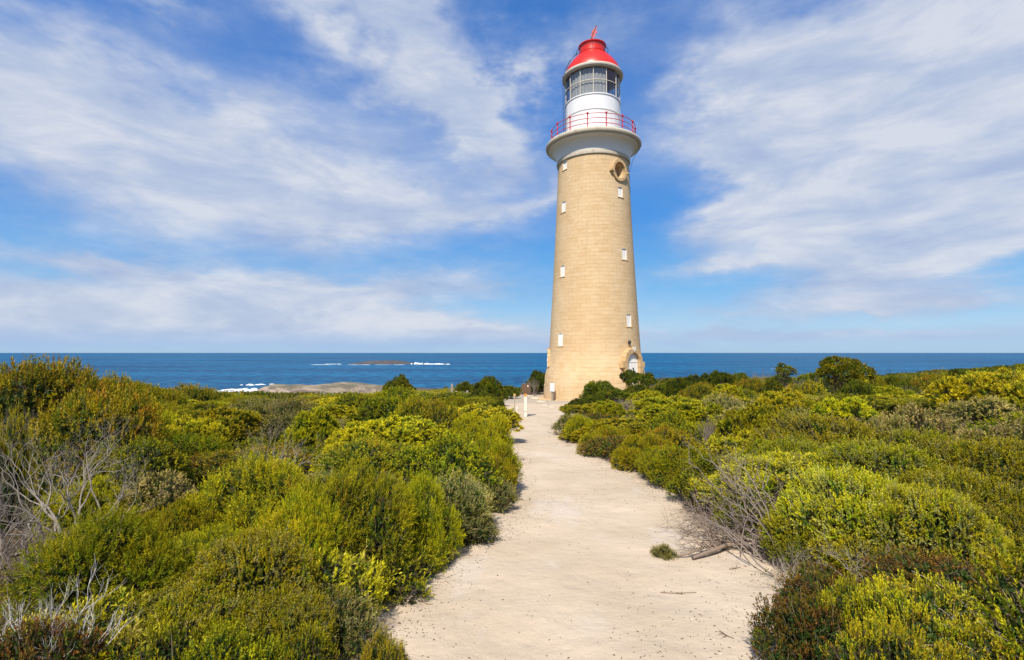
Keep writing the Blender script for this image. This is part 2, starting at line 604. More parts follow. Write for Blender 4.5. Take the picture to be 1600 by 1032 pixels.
def gz(x, y):
    x = np.asarray(x, float)
    y = np.asarray(y, float)
    z = base_slope(y)
    pd = path_dist(x, y)
    out = smooth01(pd / 2.0)
    z = z + 0.16 * smooth01((pd + 0.1) / 1.2) + out * undul(x, y, 0, 10) + undul(x, y, 10) * 0.45
    left = smooth01((-x - 2) / 6)
    z = z + left * (0.50 * np.exp(-((x + 9) ** 2 / 18 + (y - 9) ** 2 / 14)) - 0.026 * np.maximum(y - 12, 0))
    right = smooth01((x - 4) / 6)
    z = z + right * 0.40 * np.exp(-((x - 9) ** 2 / 30 + (y - 12) ** 2 / 60))
    # the ridge away to the right
    z = z + 1.2 * smooth01((x - 26) / 62) * smooth01((y - 22) / 40) + 2.2 * np.exp(-((x - 104) ** 2 / 600 + (y - 95) ** 2 / 700))
    # fall towards the cliffs
    ye = 62 + 46 * smooth01((x - 30) / 60) - 6 * smooth01((-x - 10) / 40) + 5 * np.sin(x * 0.05)
    z = z - 0.05 * np.maximum(y - 42, 0) * (1 - smooth01((x - 20) / 40))
    over = np.maximum(y - ye, 0)
    z = z - 0.028 * over ** 2
    over2 = np.maximum(np.abs(x + 20) - 190, 0)
    z = z - 0.01 * over2 ** 2
    return np.maximum(z, SEA - 6)


def grid_mesh(name, xs, ys, zf, smooth=True, keep=None):
    X, Y = np.meshgrid(xs, ys)
    V = np.stack([X, Y, zf(X, Y)], -1).reshape(-1, 3)
    n, m_ = len(ys), len(xs)
    idx = np.arange(n * m_).reshape(n, m_)
    Fq = np.stack([idx[:-1, :-1], idx[:-1, 1:], idx[1:, 1:], idx[1:, :-1]], -1).reshape(-1, 4)
    if keep is not None:
        Fq = Fq[keep(V[Fq].mean(1))]
    return npmesh(name, V, Fq, smooth=smooth)


def sinh_axis(lo, hi, n, k):
    t = np.linspace(math.asinh(lo / k), math.asinh(hi / k), n)
    return np.sinh(t) * k


m, T = mat("heath_soil")
tc = T.n("ShaderNodeTexCoord").outputs["Object"]
n1 = T.noise(tc, 1.3, 7, 0.65)
c = T.mix(T.sstep(n1, 0.38, 0.6), (0.06, 0.045, 0.03), (0.14, 0.105, 0.07))
c = T.mix(T.sstep(T.noise(tc, 6, 6, 0.7), 0.5, 0.62), c, (0.09, 0.065, 0.04))
sa = T.n("ShaderNodeAttribute", attribute_name="sandy").outputs["Fac"]
sa = T.m("ADD", sa, T.m("MULTIPLY", T.m("SUBTRACT", T.noise(tc, 3.5, 7, 0.7), 0.5), 1.5))
c = T.mix(T.sstep(sa, 0.35, 0.75), c, T.mix(T.sstep(T.noise(tc, 7, 7, 0.7), 0.48, 0.66), (0.50, 0.40, 0.29), (0.34, 0.26, 0.18)))
b = T.n("ShaderNodeBsdfPrincipled", i_Base_Color=c, i_Roughness=0.95)
b.inputs["Specular IOR Level"].default_value = 0.1
bn = T.n("ShaderNodeBump", i_Strength=0.8, i_Distance=0.04, i_Height=T.noise(tc, 18, 6, 0.7))
T.put(b.inputs["Normal"], bn.outputs[0])
finish(T, b.outputs[0])
M_SOIL = m

m, T = mat("pale_sand")
tc = T.n("ShaderNodeTexCoord").outputs["Object"]
sp = T.n("ShaderNodeSeparateXYZ")
T.put(sp.inputs[0], tc)
big = T.noise(tc, 0.9, 5, 0.55)
c = T.mix(T.sstep(big, 0.35, 0.65), (0.475, 0.375, 0.265), (0.545, 0.440, 0.325))
# trodden pale grey patches down the middle of the path
gr = T.sstep(T.noise(T.mapping(tc, (1.2, 0.5, 1), (4.2, 1.3, 0)), 1.5, 6, 0.62), 0.55, 0.68)
c = T.mix(T.m("MULTIPLY", gr, 0.55), c, (0.57, 0.495, 0.425))
# brown gravel apron round the tower
yy = T.m("ADD", sp.outputs[1], T.m("MULTIPLY", T.noise(T.mapping(tc, (0.6, 0.6, 1)), 1.0, 5, 0.6), 3.0))
ap = T.sstep(yy, 30.2, 31.4)
gv = T.mix(T.noise(tc, 9, 6, 0.75), (0.24, 0.195, 0.15), (0.46, 0.395, 0.31))
c = T.mix(T.m("MULTIPLY", ap, 0.85), c, gv)
fine = T.noise(tc, 130, 3, 0.7)
c = T.mix(T.m("MULTIPLY", T.sstep(fine, 0.35, 0.75), 0.30), c, (0.70, 0.62, 0.52))
c = T.mix(T.m("MULTIPLY", T.sstep(T.noise(tc, 210, 2, 0.6), 0.62, 0.72), 0.5), c, (0.34, 0.27, 0.21))
b = T.n("ShaderNodeBsdfPrincipled", i_Base_Color=c, i_Roughness=0.92)
b.inputs["Specular IOR Level"].default_value = 0.15
h = T.m("ADD", T.m("MULTIPLY", T.noise(tc, 5.5, 6, 0.6), 1.0), T.m("MULTIPLY", T.noise(tc, 60, 5, 0.7), 0.16))
vor = T.n("ShaderNodeTexVoronoi", feature="SMOOTH_F1", i_Scale=3.3)
T.put(vor.inputs["Vector"], tc)
h = T.m("ADD", h, T.m("MULTIPLY", T.sstep(vor.outputs["Distance"], 0.05, 0.4), 0.35))
bn = T.n("ShaderNodeBump", i_Strength=0.5, i_Distance=0.05, i_Height=h)
T.put(b.inputs["Normal"], bn.outputs[0])
finish(T, b.outputs[0])
M_SAND = m

xs = sinh_axis(-230, 230, 420, 2.0)
ys = np.concatenate([np.linspace(-8, 12, 230), 12 + np.cumsum(np.geomspace(0.1, 6, 170))])
g = link("ground", grid_mesh("ground", xs, ys, gz), M_SOIL)
tag(g, kind="structure")
_co = np.zeros(len(g.data.vertices) * 3, np.float32)
g.data.vertices.foreach_get("co", _co)
_co = _co.reshape(-1, 3)
_at = g.data.attributes.new("sandy", "FLOAT", "POINT")
_at.data.foreach_set("value", (1 - smooth01((path_dist(_co[:, 0], _co[:, 1]) - .05) / .9)).astype(np.float32))


def path_z(x, y):
    pd = path_dist(x, y) + 0.10 * np.sin(3.1 * y + x) + 0.07 * np.sin(7.3 * y - 2 * x) + 0.05 * np.sin(13 * y + 5 * x)
    return gz(x, y) + 0.022 - 0.10 * smooth01((pd + 0.05) / 0.5)


pxs = np.concatenate([np.linspace(-3.0, 3.6, 190), np.linspace(3.7, 13.5, 60)])
pys = np.concatenate([np.linspace(-3, 10, 260), np.linspace(10.12, 44, 150)])
p = link("path", grid_mesh("path", pxs, pys, path_z, keep=lambda c: path_dist(c[:, 0], c[:, 1]) < 0.75), M_SAND)
tag(p, kind="structure")

# ------------------------------------------------------------------ sea and islands
m, T = mat("open_sea")
tc = T.n("ShaderNodeTexCoord").outputs["Object"]
lowf = T.noise(T.mapping(tc, (0.0006, 0.0016, 1)), 1.0, 5, 0.6)
c = T.mix(T.sstep(lowf, 0.35, 0.65), (0.001, 0.066, 0.170), (0.003, 0.118, 0.265))  # broad cloud shadows painted into the water colour
swl = T.noise(T.mapping(tc, (0.024, 0.020, 1), (0, 0, 0), (0, 0, 0.15)), 1.0, 7, 0.72)
c = T.mix(T.sstep(swl, 0.40, 0.66), T.mix(1.0, c, (0.45, 0.58, 0.68), "MULTIPLY"), T.mix(1.0, c, (2.2, 1.6, 1.35), "MULTIPLY"))
cap = T.noise(T.mapping(tc, (0.028, 0.022, 1)), 1.0, 6, 0.72)
capm = T.noise(T.mapping(tc, (0.0035, 0.0022, 1)), 1.0, 3, 0.5)
wc = T.m("MULTIPLY", T.sstep(cap, 0.705, 0.74), T.sstep(capm, 0.46, 0.60))
c = T.mix(wc, c, (0.62, 0.68, 0.74))
b = T.n("ShaderNodeBsdfPrincipled", i_Base_Color=c, i_Roughness=0.45)
b.inputs["Specular IOR Level"].default_value = 0.10
hh = T.m("ADD", swl, T.m("MULTIPLY", T.noise(T.mapping(tc, (0.06, 0.1, 1)), 1.0, 4, 0.7), 0.4))
bn = T.n("ShaderNodeBump", i_Strength=0.9, i_Distance=9.0, i_Height=hh)
T.put(b.inputs["Normal"], bn.outputs[0])
finish(T, b.outputs[0])
V = [(-90000, -20000, SEA), (90000, -20000, SEA), (90000, 90000, SEA), (-90000, 90000, SEA)]
tag(link("sea", npmesh("sea", V, [(0, 1, 2, 3)]), m), kind="structure")

m, T = mat("island_rock")
tc = T.n("ShaderNodeTexCoord").outputs["Object"]
gm = T.n("ShaderNodeNewGeometry")
ns = T.n("ShaderNodeSeparateXYZ")
T.put(ns.inputs[0], gm.outputs["Normal"])
c = T.mix(T.sstep(T.noise(T.mapping(tc, (0.02, 0.02, 0.10)), 1.0, 7, 0.7), 0.40, 0.62), (0.12, 0.092, 0.078), (0.34, 0.265, 0.20))
gpat = T.sstep(T.noise(T.mapping(tc, (0.012, 0.02, 1)), 1.0, 6, 0.65), 0.42, 0.55)
c = T.mix(T.m("MULTIPLY", T.m("MULTIPLY", gpat, T.sstep(ns.outputs[2], 0.6, 0.9)), 0.65), c, (0.115, 0.125, 0.06))
b = T.n("ShaderNodeBsdfPrincipled", i_Base_Color=c, i_Roughness=0.95)
bn = T.n("ShaderNodeBump", i_Strength=0.8, i_Distance=3.0, i_Height=T.noise(tc, 0.08, 7, 0.7))
T.put(b.inputs["Normal"], bn.outputs[0])
finish(T, b.outputs[0])
M_ISLE = m
M_DROCK = simple("dark_wet_rock", (0.085, 0.080, 0.085), 0.9, 0.2, var=0.5, vs=0.03)
M_FOAM = simple("sea_foam", (0.80, 0.83, 0.85), 0.9, 0.1, var=0.2, vs=0.05)


def fbm(x, y, seed, octv=5, f=1.0):
    rs = np.random.RandomState(seed)
    s, a = 0, 1.0
    for o in range(octv):
        for _ in range(3):
            d = rs.normal(size=2)
            d /= np.linalg.norm(d)
            s = s + a * np.sin((x * d[0] + y * d[1]) * f * rs.uniform(.7, 1.3) + rs.uniform(0, 6.28)) / 3
        a *= 0.52
        f *= 2.05
    return s


def island(name, cx, cy, hx, hy, H, seed, skew=0.0, plateau=0.5, rot=0.0, mt=None):
    n = 150
    X, Y = np.meshgrid(np.linspace(-1.15, 1.15, n), np.linspace(-1.15, 1.15, n // 2))
    r = np.sqrt(X ** 2 + Y ** 2) + 0.13 * fbm(X, Y, seed, 5, 4.0)
    hgt = smooth01((1 - r) / (1 - plateau))
    hgt = hgt * (0.86 + 0.14 * fbm(X, Y, seed + 3, 5, 6.0)) * (1 + skew * X)
    Z = SEA - 4 + hgt * (H + 4)
    xx = X * hx
    yy = Y * hy
    V = np.stack([cx + xx * cos(rot) - yy * sin(rot), cy + xx * sin(rot) + yy * cos(rot), Z], -1).reshape(-1, 3)
    idx = np.arange(X.size).reshape(X.shape)
    Fq = np.stack([idx[:-1, :-1], idx[:-1, 1:], idx[1:, 1:], idx[1:, :-1]], -1).reshape(-1, 4)
    return tag(link(name, npmesh(name, V, Fq, smooth=True), mt or M_ISLE), kind="structure")


def sea_y(v):
    r = ray(800, v)
    return (SEA - EYE) / (r.z / r.y)


def sx(u, Y):
    return (u - 800) / F * Y / cos(PITCH) * 1.0


yi = sea_y(617)
island("near_island", sx(505, yi), yi + 40, 150, 75, 20, 11, 0.05, 0.72)
island("rock_shelf", sx(655, yi) + 10, yi + 70, 95, 34, 9, 17, -0.25, 0.4, mt=M_DROCK)
yf = sea_y(569.5)
island("far_island", sx(588, yf), yf + 140, 290, 150, 27, 23, 0.0, 0.25, mt=M_DROCK)


def foam(name, spots, seed):
    rs = np.random.RandomState(seed)
    VV, FF, off = [], [], 0
    for (x, y, rx, ry, n, h) in spots:
        for _ in range(n):
            cx = x + rs.normal() * rx * 0.45
            cy = y + rs.normal() * ry * 0.4
            sx_, sy_ = rx * rs.uniform(.05, .20), ry * rs.uniform(.06, .22)
            k = 12
            t = np.linspace(0, 2 * PI, k, endpoint=False)
            rr = 1 + 0.35 * rs.normal(size=k)
            hz = h * rs.uniform(.4, 1.0)
            ring = np.stack([cx + sx_ * np.cos(t) * rr, cy + sy_ * np.sin(t) * rr, np.full(k, SEA + 0.3)], 1)
            top = np.stack([cx + .5 * sx_ * np.cos(t) * rr, cy + .5 * sy_ * np.sin(t) * rr, np.full(k, SEA + 0.3 + hz)], 1)
            c = np.array([[cx, cy, SEA + .3 + hz * 1.15]])
            VV += [ring, top, c]
            i0 = off + np.arange(k)
            i1 = i0 + k
            FF.append(np.stack([i0, np.roll(i0, -1), np.roll(i1, -1), i1], 1))
            cc = np.full(k, off + 2 * k)
            FF.append(np.stack([i1, np.roll(i1, -1), cc, cc], 1)[:, [0, 1, 2, 2]])
            off += 2 * k + 1
    V = np.concatenate(VV)
    Fa = np.concatenate(FF)
    tri = Fa[:, 2] == Fa[:, 3]
    quads, tris = Fa[~tri], Fa[tri][:, :3]
    me = bpy.data.meshes.new(name)
    me.from_pydata(V.tolist(), [], quads.tolist() + tris.tolist())
    me.update()
    return tag(link(name, me, M_FOAM), "white surf breaking round the rocks", None, None, "stuff")


y1, y2 = sea_y(611), sea_y(602)
foam("surf", [
    (sx(385, y1), y1 + 5, 75, 60, 34, 2.0), (sx(402, y2), y2, 40, 22, 14, 2.0), (sx(420, y1) - 10, y1 - 25, 30, 14, 10, 1),
    (sx(655, yf), yf - 20, 70, 40, 16, 12), (sx(682, yf), yf - 40, 130, 30, 20, 7), (sx(530, yf), yf, 110, 16, 9, 2.5),
    (sx(590, yf), yf - 170, 380, 30, 9, 1.5), (sx(690, yi) + 5, yi + 55, 60, 12, 22, 1.2), (sx(1211, sea_y(577)), sea_y(577), 22, 14, 4, 2)], 3)

# ------------------------------------------------------------------ lighthouse
ZB = -1.57
PHI0 = atan2(-TY, -TX)       # direction from the tower towards the camera


def az_dir(phi_deg):
    """phi: degrees to the right (seen from the camera) of the tower's near side"""
    a = PHI0 + RAD(phi_deg)
    return Vector((cos(a), sin(a), 0)), a


lh = empty("lighthouse", (TX, TY, ZB))
tag(lh, "tall tapering sandstone lighthouse with white gallery and red domed lantern", "lighthouse")

WALL = [(3.52, -0.6), (3.50, 0.05), (3.47, 1.0), (3.44, 1.55), (3.38, 1.80), (3.26, 2.35), (3.16, 2.9), (3.10, 3.3), (2.97, 5.5), (2.86, 7.3),
        (2.72, 9.8), (2.60, 12.2), (2.50, 14.4), (2.43, 16.2)]


def wall_r(z):
    return float(np.interp(z, [p[1] for p in WALL], [p[0] for p in WALL]))


prof = []
for (r0, z0), (r1, z1) in zip(WALL[:-1], WALL[1:]):
    k = max(1, int((z1 - z0) / 0.6))
    prof += [(r0 + (r1 - r0) * i / k, z0 + (z1 - z0) * i / k) for i in range(k)]
prof += [WALL[-1], (2.43, 16.3), (0.0001, 16.3)]
prof = [(0.0001, -0.6)] + prof
wall_me = lathe("tower_wall", prof, 160, closed=False)
wall = link("tower_wall", wall_me, M_STONE, lh)

WINS = [(-50.5, 258, .46, .66), (-50.5, 323.5, .46, .72), (-47.5, 424, .48, .74), (-46, 531, .50, .84),
        (44.5, 300.5, .46, .66), (46.8, 397.5, .48, .72), (48.5, 501, .50, .80)]


def v_height(v, phi, R):
    """height above base of the point at azimuth phi, radius R seen at photo row v"""
    d, a = az_dir(phi)
    y = TY + d.y * R
    r = ray(929 + 0, v)
    return EYE + (r.z / r.y) * y - ZB


def frame_at(phi, z, R):
    d, a = az_dir(phi)
    s = Vector((-d.y, d.x, 0))     # sideways, to the right seen from outside... (counter-clockwise)
    M = Matrix((( s.x, d.x, 0, d.x * R), (s.y, d.y, 0, d.y * R), (0, 0, 1, z), (0, 0, 0, 1)))
    return M   # local x = side, y = outward, z = up


cut = bmesh.new()
wz = []
for (phi, v, ww, hh_) in WINS:
    z = 8.0
    for _ in range(6):
        z = v_height(v, phi, wall_r(z))
    wz.append(z)
    add_box(cut, (0, 0, 0), (ww, 0.56, hh_), M=frame_at(phi, z, wall_r(z)))


def arch_prism(bm, w_, h_, y0, y1, M, n=14, zb=0.0):
    """opening outline: rectangle with round head, extruded along local y"""
    pts = [(-w_ / 2, zb), (w_ / 2, zb)] + [(w_ / 2 * cos(t), h_ - w_ / 2 + w_ / 2 * sin(t)) for t in np.linspace(0, PI, n)]
    a = [bm.verts.new(M @ Vector((x, y0, z))) for x, z in pts]
    b = [bm.verts.new(M @ Vector((x, y1, z))) for x, z in pts]
    bm.faces.new(a)
    bm.faces.new(b[::-1])
    for i in range(len(a)):
        j = (i + 1) % len(a)
        bm.faces.new((a[i], b[i], b[j], a[j]))


DOOR_PHI, DOOR2_PHI = 47.0, -84.0
DOOR_Z0 = 1.0
zt = v_height(551.5, DOOR_PHI, 3.2)
DOOR_H = zt - DOOR_Z0
DOOR_W = 1.16
MD = frame_at(DOOR_PHI, DOOR_Z0, 3.12)
MD2 = frame_at(DOOR2_PHI, DOOR_Z0, 3.12)
arch_prism(cut, DOOR_W, DOOR_H, -0.06, 1.0, MD)
arch_prism(cut, DOOR_W, DOOR_H, -0.06, 1.0, MD2)
OCZ = v_height(267, 43, 2.45)
OC_PHI = 43.0
MO = frame_at(OC_PHI, OCZ, wall_r(OCZ))
pts = [(0.46 * cos(t), 0.54 * sin(t)) for t in np.linspace(0, 2 * PI, 36, endpoint=False)]
a = [cut.verts.new(MO @ Vector((x * 0.72, -0.62, z * 0.72))) for x, z in pts]
b = [cut.verts.new(MO @ Vector((x * 1.08, 0.42, z * 1.08))) for x, z in pts]
cut.faces.new(a)
cut.faces.new(b[::-1])
for i in range(36):
    j = (i + 1) % 36
    cut.faces.new((a[i], b[i], b[j], a[j]))
cm = bmmesh("cutter", cut)
co = bpy.data.objects.new("cutter", cm)
COL.objects.link(co)
wmod = wall.modifiers.new("b", "BOOLEAN")
wmod.object = co
wmod.operation = "DIFFERENCE"
wmod.solver = "EXACT"
# oculus ring is unioned by position, so cut it from the same wall mesh
wall.parent = None
bpy.context.view_layer.update()
dg = bpy.context.evaluated_depsgraph_get()
nm = bpy.data.meshes.new_from_object(wall.evaluated_get(dg))
wall.modifiers.clear()
wall.data = nm
nm.name = "tower_wall_mesh"
bm = bmesh.new()
bm.from_mesh(nm)
for e in bm.edges:
    if len(e.link_faces) == 2:
        e.smooth = e.calc_face_angle(0) < RAD(25)
for f in bm.faces:
    f.smooth = True
bm.to_mesh(nm)
bm.free()
wall.parent = lh
bpy.data.objects.remove(co)

# windows: white shutter in a timber frame, sill stone
for (phi, v, ww, hh_), z in zip(WINS, wz):
    M = frame_at(phi, z, wall_r(z))
    bm = bmesh.new()
    add_box(bm, (0, -0.085, 0), (ww - 0.05, 0.03, hh_ - 0.07), M=M)
    for k in (-1, 0, 1):
        add_box(bm, (k * ww * 0.28, -0.066, 0), (0.012, 0.012, hh_ - 0.10), M=M)
    sh = link("window", bmmesh("window", bm), M_SHUT, lh)
    bm = bmesh.new()
    for s in (-1, 1):
        add_box(bm, (s * (ww / 2 - 0.02), -0.072, 0), (0.04, 0.06, hh_ - 0.006), M=M)
        add_box(bm, (0, -0.072, s * (hh_ / 2 - 0.025)), (ww - 0.085, 0.06, 0.045), M=M)
    link("frame", bmmesh("frame", bm), M_SHUT, sh)
    bm = bmesh.new()
    add_box(bm, (0, 0.02, -hh_ / 2 - 0.035), (ww + 0.10, 0.06, 0.055), bevel=0.010, M=M)
    link("sill", bmmesh("sill", bm), M_STONE2, sh)


def stone_ring(name, w_, h_, ring, y0, y1, M, quoins, parent, oval=None):
    """voussoirs: individual wedge stones round an opening, in one part"""
    bm = bmesh.new()
    rs = random.Random(3)

    def wedge(t0, t1, r0, r1, cx, cz, ya, yb, ez=1.0):
        n = 4
        P_ = []
        for r in (r0, r1):
            for i in range(n + 1):
                t = t0 + (t1 - t0) * i / n
                P_.append((cx + r * cos(t), cz + r * sin(t) * ez))
        for_ = [bm.verts.new(M @ Vector((x, yb, z))) for x, z in P_]
        bak = [bm.verts.new(M @ Vector((x, ya, z))) for x, z in P_]
        k = n + 1
        for i in range(n):
            bm.faces.new((for_[i], for_[i + 1], for_[k + i + 1], for_[k + i]))
            bm.faces.new((bak[i], bak[k + i], bak[k + i + 1], bak[i + 1]))
            bm.faces.new((for_[i], bak[i], bak[i + 1], for_[i + 1]))
            bm.faces.new((for_[k + i], for_[k + i + 1], bak[k + i + 1], bak[k + i]))
        for i in (0, n):
            bm.faces.new((for_[i], for_[k + i], bak[k + i], bak[i]))
    if oval is None:
        nst = 9
        cz = h_ - w_ / 2
        for i in range(nst):
            t0, t1 = PI * i / nst, PI * (i + 1) / nst
            wedge(t0 + .012, t1 - .012, w_ / 2 + 0.004, w_ / 2 + ring + (0.08 if i == nst // 2 else 0) + rs.uniform(-.02, .02), 0, cz, y0, y1 + rs.uniform(-.015, .015))
        z = cz
        i = 0
        while z > 0.1:
            hq = 0.38
            wq = ring + (0.22 if i % 2 == 0 else 0.0)
            for s in (-1, 1):
                add_box(bm, (s * (w_ / 2 + 0.004 + wq / 2), (y0 + y1) / 2, z - hq / 2), (wq, y1 - y0, hq - 0.02), bevel=0.015, M=M)
            z -= hq
            i += 1
    else:
        nst = 12
        for i in range(nst):
            t0, t1 = 2 * PI * i / nst, 2 * PI * (i + 1) / nst
            wedge(t0 + .01, t1 - .01, oval[0], oval[0] + ring, 0, 0, y0, y1 + rs.uniform(-.012, .012), oval[1])
    return link(name, bmmesh(name, bm), M_STONE2, parent)


for Mx, ph in ((MD, DOOR_PHI), (MD2, DOOR2_PHI)):
    stone_ring("door_surround", DOOR_W, DOOR_H, 0.28, -0.12, 0.30 if ph > 0 else 0.10, Mx, True, lh)
    bm = bmesh.new()
    arch_prism(bm, DOOR_W - 0.02, DOOR_H - 0.01, -0.02, 0.11, Mx)
    dr = link("door", bmmesh("door", bm), M_SHUT, lh)
    bm = bmesh.new()
    for k in range(-3, 4):
        add_box(bm, (k * 0.155, 0.115, DOOR_H * 0.42), (0.012, 0.012, DOOR_H * 0.80), M=Mx)
    add_box(bm, (0, 0.119, DOOR_H - DOOR_W / 2), (DOOR_W - 0.04, 0.022, 0.07), M=Mx)
    add_box(bm, (0, 0.119, 0.5), (DOOR_W - 0.04, 0.022, 0.09), M=Mx)
    link("batten", bmmesh("batten", bm), M_SHUT, dr)
    bm = bmesh.new()
    add_box(bm, (0.1, 0.135, DOOR_H * 0.55), (0.10, 0.05, 0.05), M=Mx)
    add_box(bm, (0.13, 0.135, DOOR_H * 0.50), (0.035, 0.05, 0.14), M=Mx)
    link("lock", bmmesh("lock", bm), M_IRON, dr)
# date stone and lamp over the door
bm = bmesh.new()
Mk = frame_at(DOOR_PHI, DOOR_Z0 + DOOR_H + 0.20, 3.40)
prs = [(-.13, .17), (.13, .17), (.13, 0), (0, -.17), (-.13, 0)]
a = [bm.verts.new(Mk @ Vector((x, 0, z))) for x, z in prs]
b = [bm.verts.new(Mk @ Vector((x, 0.07, z))) for x, z in prs]
bm.faces.new(a)
bm.faces.new(b[::-1])
for i in range(5):
    bm.faces.new((a[i], b[i], b[(i + 1) % 5], a[(i + 1) % 5]))
link("date_stone", bmmesh("date_stone", bm), M_POSTW, lh)
bm = bmesh.new()
Ml = frame_at(DOOR_PHI - 2.5, DOOR_Z0 + DOOR_H + 0.68, 3.18)
bmesh.ops.create_uvsphere(bm, u_segments=14, v_segments=10, radius=0.12, matrix=Ml @ Matrix.Diagonal((1, 0.8, 1.1, 1)))
link("door_lamp", bmmesh("door_lamp", bm, True), M_DARK, lh)

# oculus: round hood of stones, iron rim and dark glass
ro = stone_ring("oculus_surround", 0, 0, 0.16, -0.16, 0.12, MO, False, lh, oval=(0.475, 1.15))
for s_ in (-1, 1):
    bm = bmesh.new()
    add_box(bm, (s_ * 0.69, 0.04, -0.08), (0.20, 0.24, 0.14), bevel=0.015, M=MO)
    link("corbel", bmmesh("corbel", bm), M_STONE2, ro)
t = np.linspace(0, 2 * PI, 41)
ring_pts = np.array([MO @ Vector((0.325 * cos(x), -0.575, 0.385 * sin(x))) for x in t])
oc = tubes("oculus_frame", [(ring_pts, np.full(41, 0.035))], 6, M_SHUT, lh)
bm = bmesh.new()
vs = [bm.verts.new(MO @ Vector((0.32 * cos(x), -0.59, 0.38 * sin(x)))) for x in t[:-1]]
bm.faces.new(vs)
link("pane", bmmesh("pane", bm), M_IRON, oc)

# gallery: neck ring, cove, lip, floor
link("neck_ring", lathe("neck_ring", [(2.40, 16.20), (2.52, 16.22), (2.54, 16.30), (2.54, 16.38), (2.50, 16.43), (2.40, 16.43)], 128), M_LIP, lh)
cove = [(2.42, 16.434), (2.52, 16.434)]
for i in range(13):
    t_ = i / 12 * PI / 2
    cove.append((2.53 + 0.52 * (1 - cos(t_)) , 16.46 + 0.80 * sin(t_)))
cove += [(3.09, 17.265), (3.09, 17.33), (2.9, 17.335), (2.42, 17.335)]
link("cove", lathe("cove", cove, 128), M_WHITE, lh)
gal = link("gallery", lathe("gallery", [(1.5, 17.338), (3.10, 17.338), (3.17, 17.345), (3.26, 17.40), (3.30, 17.48), (3.30, 17.56), (3.26, 17.63), (3.18, 17.67), (3.0, 17.69), (1.5, 17.70)], 128), M_LIP, lh)
NP = 15
RR = 2.90
for i in range(NP):
    ph = -6.5 + i * 360 / NP
    d, a = az_dir(ph)
    b_ = d * RR
    zb = 17.69
    pts = [(b_.x, b_.y, zb + h) for h in (0, .05, .055, .30, .33, .36, .62, .65, .68, .93, .955, .99, 1.03, 1.075, 1.10)]
    rad = [.075, .075, .034, .034, .055, .034, .034, .055, .034, .034, .055, .085, .075, .05, .004]
    tubes("railing_post", [(pts, rad)], 10, M_REDR, lh)
for h in (0.345, 0.665, 0.985):
    tubes("rail", [(circle_pts(RR, 17.69 + h), np.full(97, 0.021))], 6, M_REDR, lh)

# lantern: iron drum, sill, glazing, gutter, dome, vent
RD = 1.90
drum = link("lantern_drum", lathe("lantern_drum", [(1.7, 17.705), (RD + .05, 17.705), (RD + .05, 17.84), (RD, 17.86), (RD, 20.44), (RD + .05, 20.46), (RD + .05, 20.53), (1.7, 20.53)], 96), M_DRUM, lh)
tubes("drum_band", [(circle_pts(RD + 0.03, 19.45), np.full(97, 0.016))], 6, M_GUTTER, drum)
bm = bmesh.new()
for i in range(10):
    d, a = az_dir(i * 36 + 11)
    M = frame_at(i * 36 + 11, 19.15, RD)
    add_box(bm, (0, 0.002, 0), (0.03, 0.014, 2.55), M=M)
link("plate_seam", bmmesh("plate_seam", bm), M_DRUM, drum)
NM = 13
G0, G1 = 20.53, 22.36
for i in range(NM):
    ph0 = 2 + i * 360 / NM
    d, _ = az_dir(ph0)
    b_ = d * 1.875
    tubes("mullion", [([(b_.x, b_.y, G0), (b_.x, b_.y, (G0 + G1) / 2), (b_.x, b_.y, G1)], [.030] * 3)], 6, M_GUTTER, lh)
    for (za, zb_) in ((G0 + .005, 21.43), (21.46, G1 - .005)):
        bm = bmesh.new()
        vs = []
        for k in range(5):
            d, _ = az_dir(ph0 + (k / 4) * 360 / NM)
            vs.append((d * 1.862, k))
        lo = [bm.verts.new((p_.x, p_.y, za)) for p_, _ in vs]
        hi = [bm.verts.new((p_.x, p_.y, zb_)) for p_, _ in vs]
        for k in range(4):
            bm.faces.new((lo[k], lo[k + 1], hi[k + 1], hi[k]))
        link("glass_pane", bmmesh("glass_pane", bm, True), M_GLASS, lh)
tubes("glazing_bar", [(circle_pts(1.885, 21.445), np.full(97, 0.030))], 6, M_GUTTER, lh)
# what is seen through the panes: curtain with a gap, lens, floor
cur = []
for a0_, a1_ in ((-24, 35), (40, 62), (70, 150), (180, 330)):
    pass
bm = bmesh.new()
segs = 150
for i in range(segs):
    p0, p1 = -62 + i * 94 / segs, -62 + (i + 1) * 94 / segs
    q = []
    for p_, z in ((p0, 20.55), (p1, 20.55), (p1, 22.35), (p0, 22.35)):
        d, _ = az_dir(p_)
        rr = 1.74 + 0.018 * sin(RAD(p_) * 42)
        q.append(bm.verts.new((d.x * rr, d.y * rr, z)))
    bm.faces.new(q)
link("curtain", bmmesh("curtain", bm, True), M_CURTAIN, lh)
link("lens", lathe("lens", [(0.3, 20.6), (0.45, 20.7), (0.62, 21.0), (0.68, 21.4), (0.62, 21.8), (0.42, 22.15), (0.2, 22.2)], 32, closed=False), M_DARK, lh)
link("lantern_floor", lathe("lantern_floor", [(0.0001, 20.45), (1.72, 20.45), (1.72, 20.52), (0.0001, 20.52)], 48, closed=False), M_DARK, lh)
link("gutter", lathe("gutter", [(1.80, 22.36), (2.06, 22.36), (2.12, 22.41), (2.14, 22.50), (2.10, 22.57), (1.95, 22.585), (1.80, 22.585)], 96), M_GUTTER, lh)
dome = []
for t_ in np.linspace(0, 1, 16):
    x = 1 - t_
    dome.append((0.94 + 1.06 * (1 - t_ ** 1.55), 22.59 + 1.55 * t_))
dm = link("dome", lathe("dome", dome + [(0.92, 24.15)], 96, closed=False), M_RED, lh)
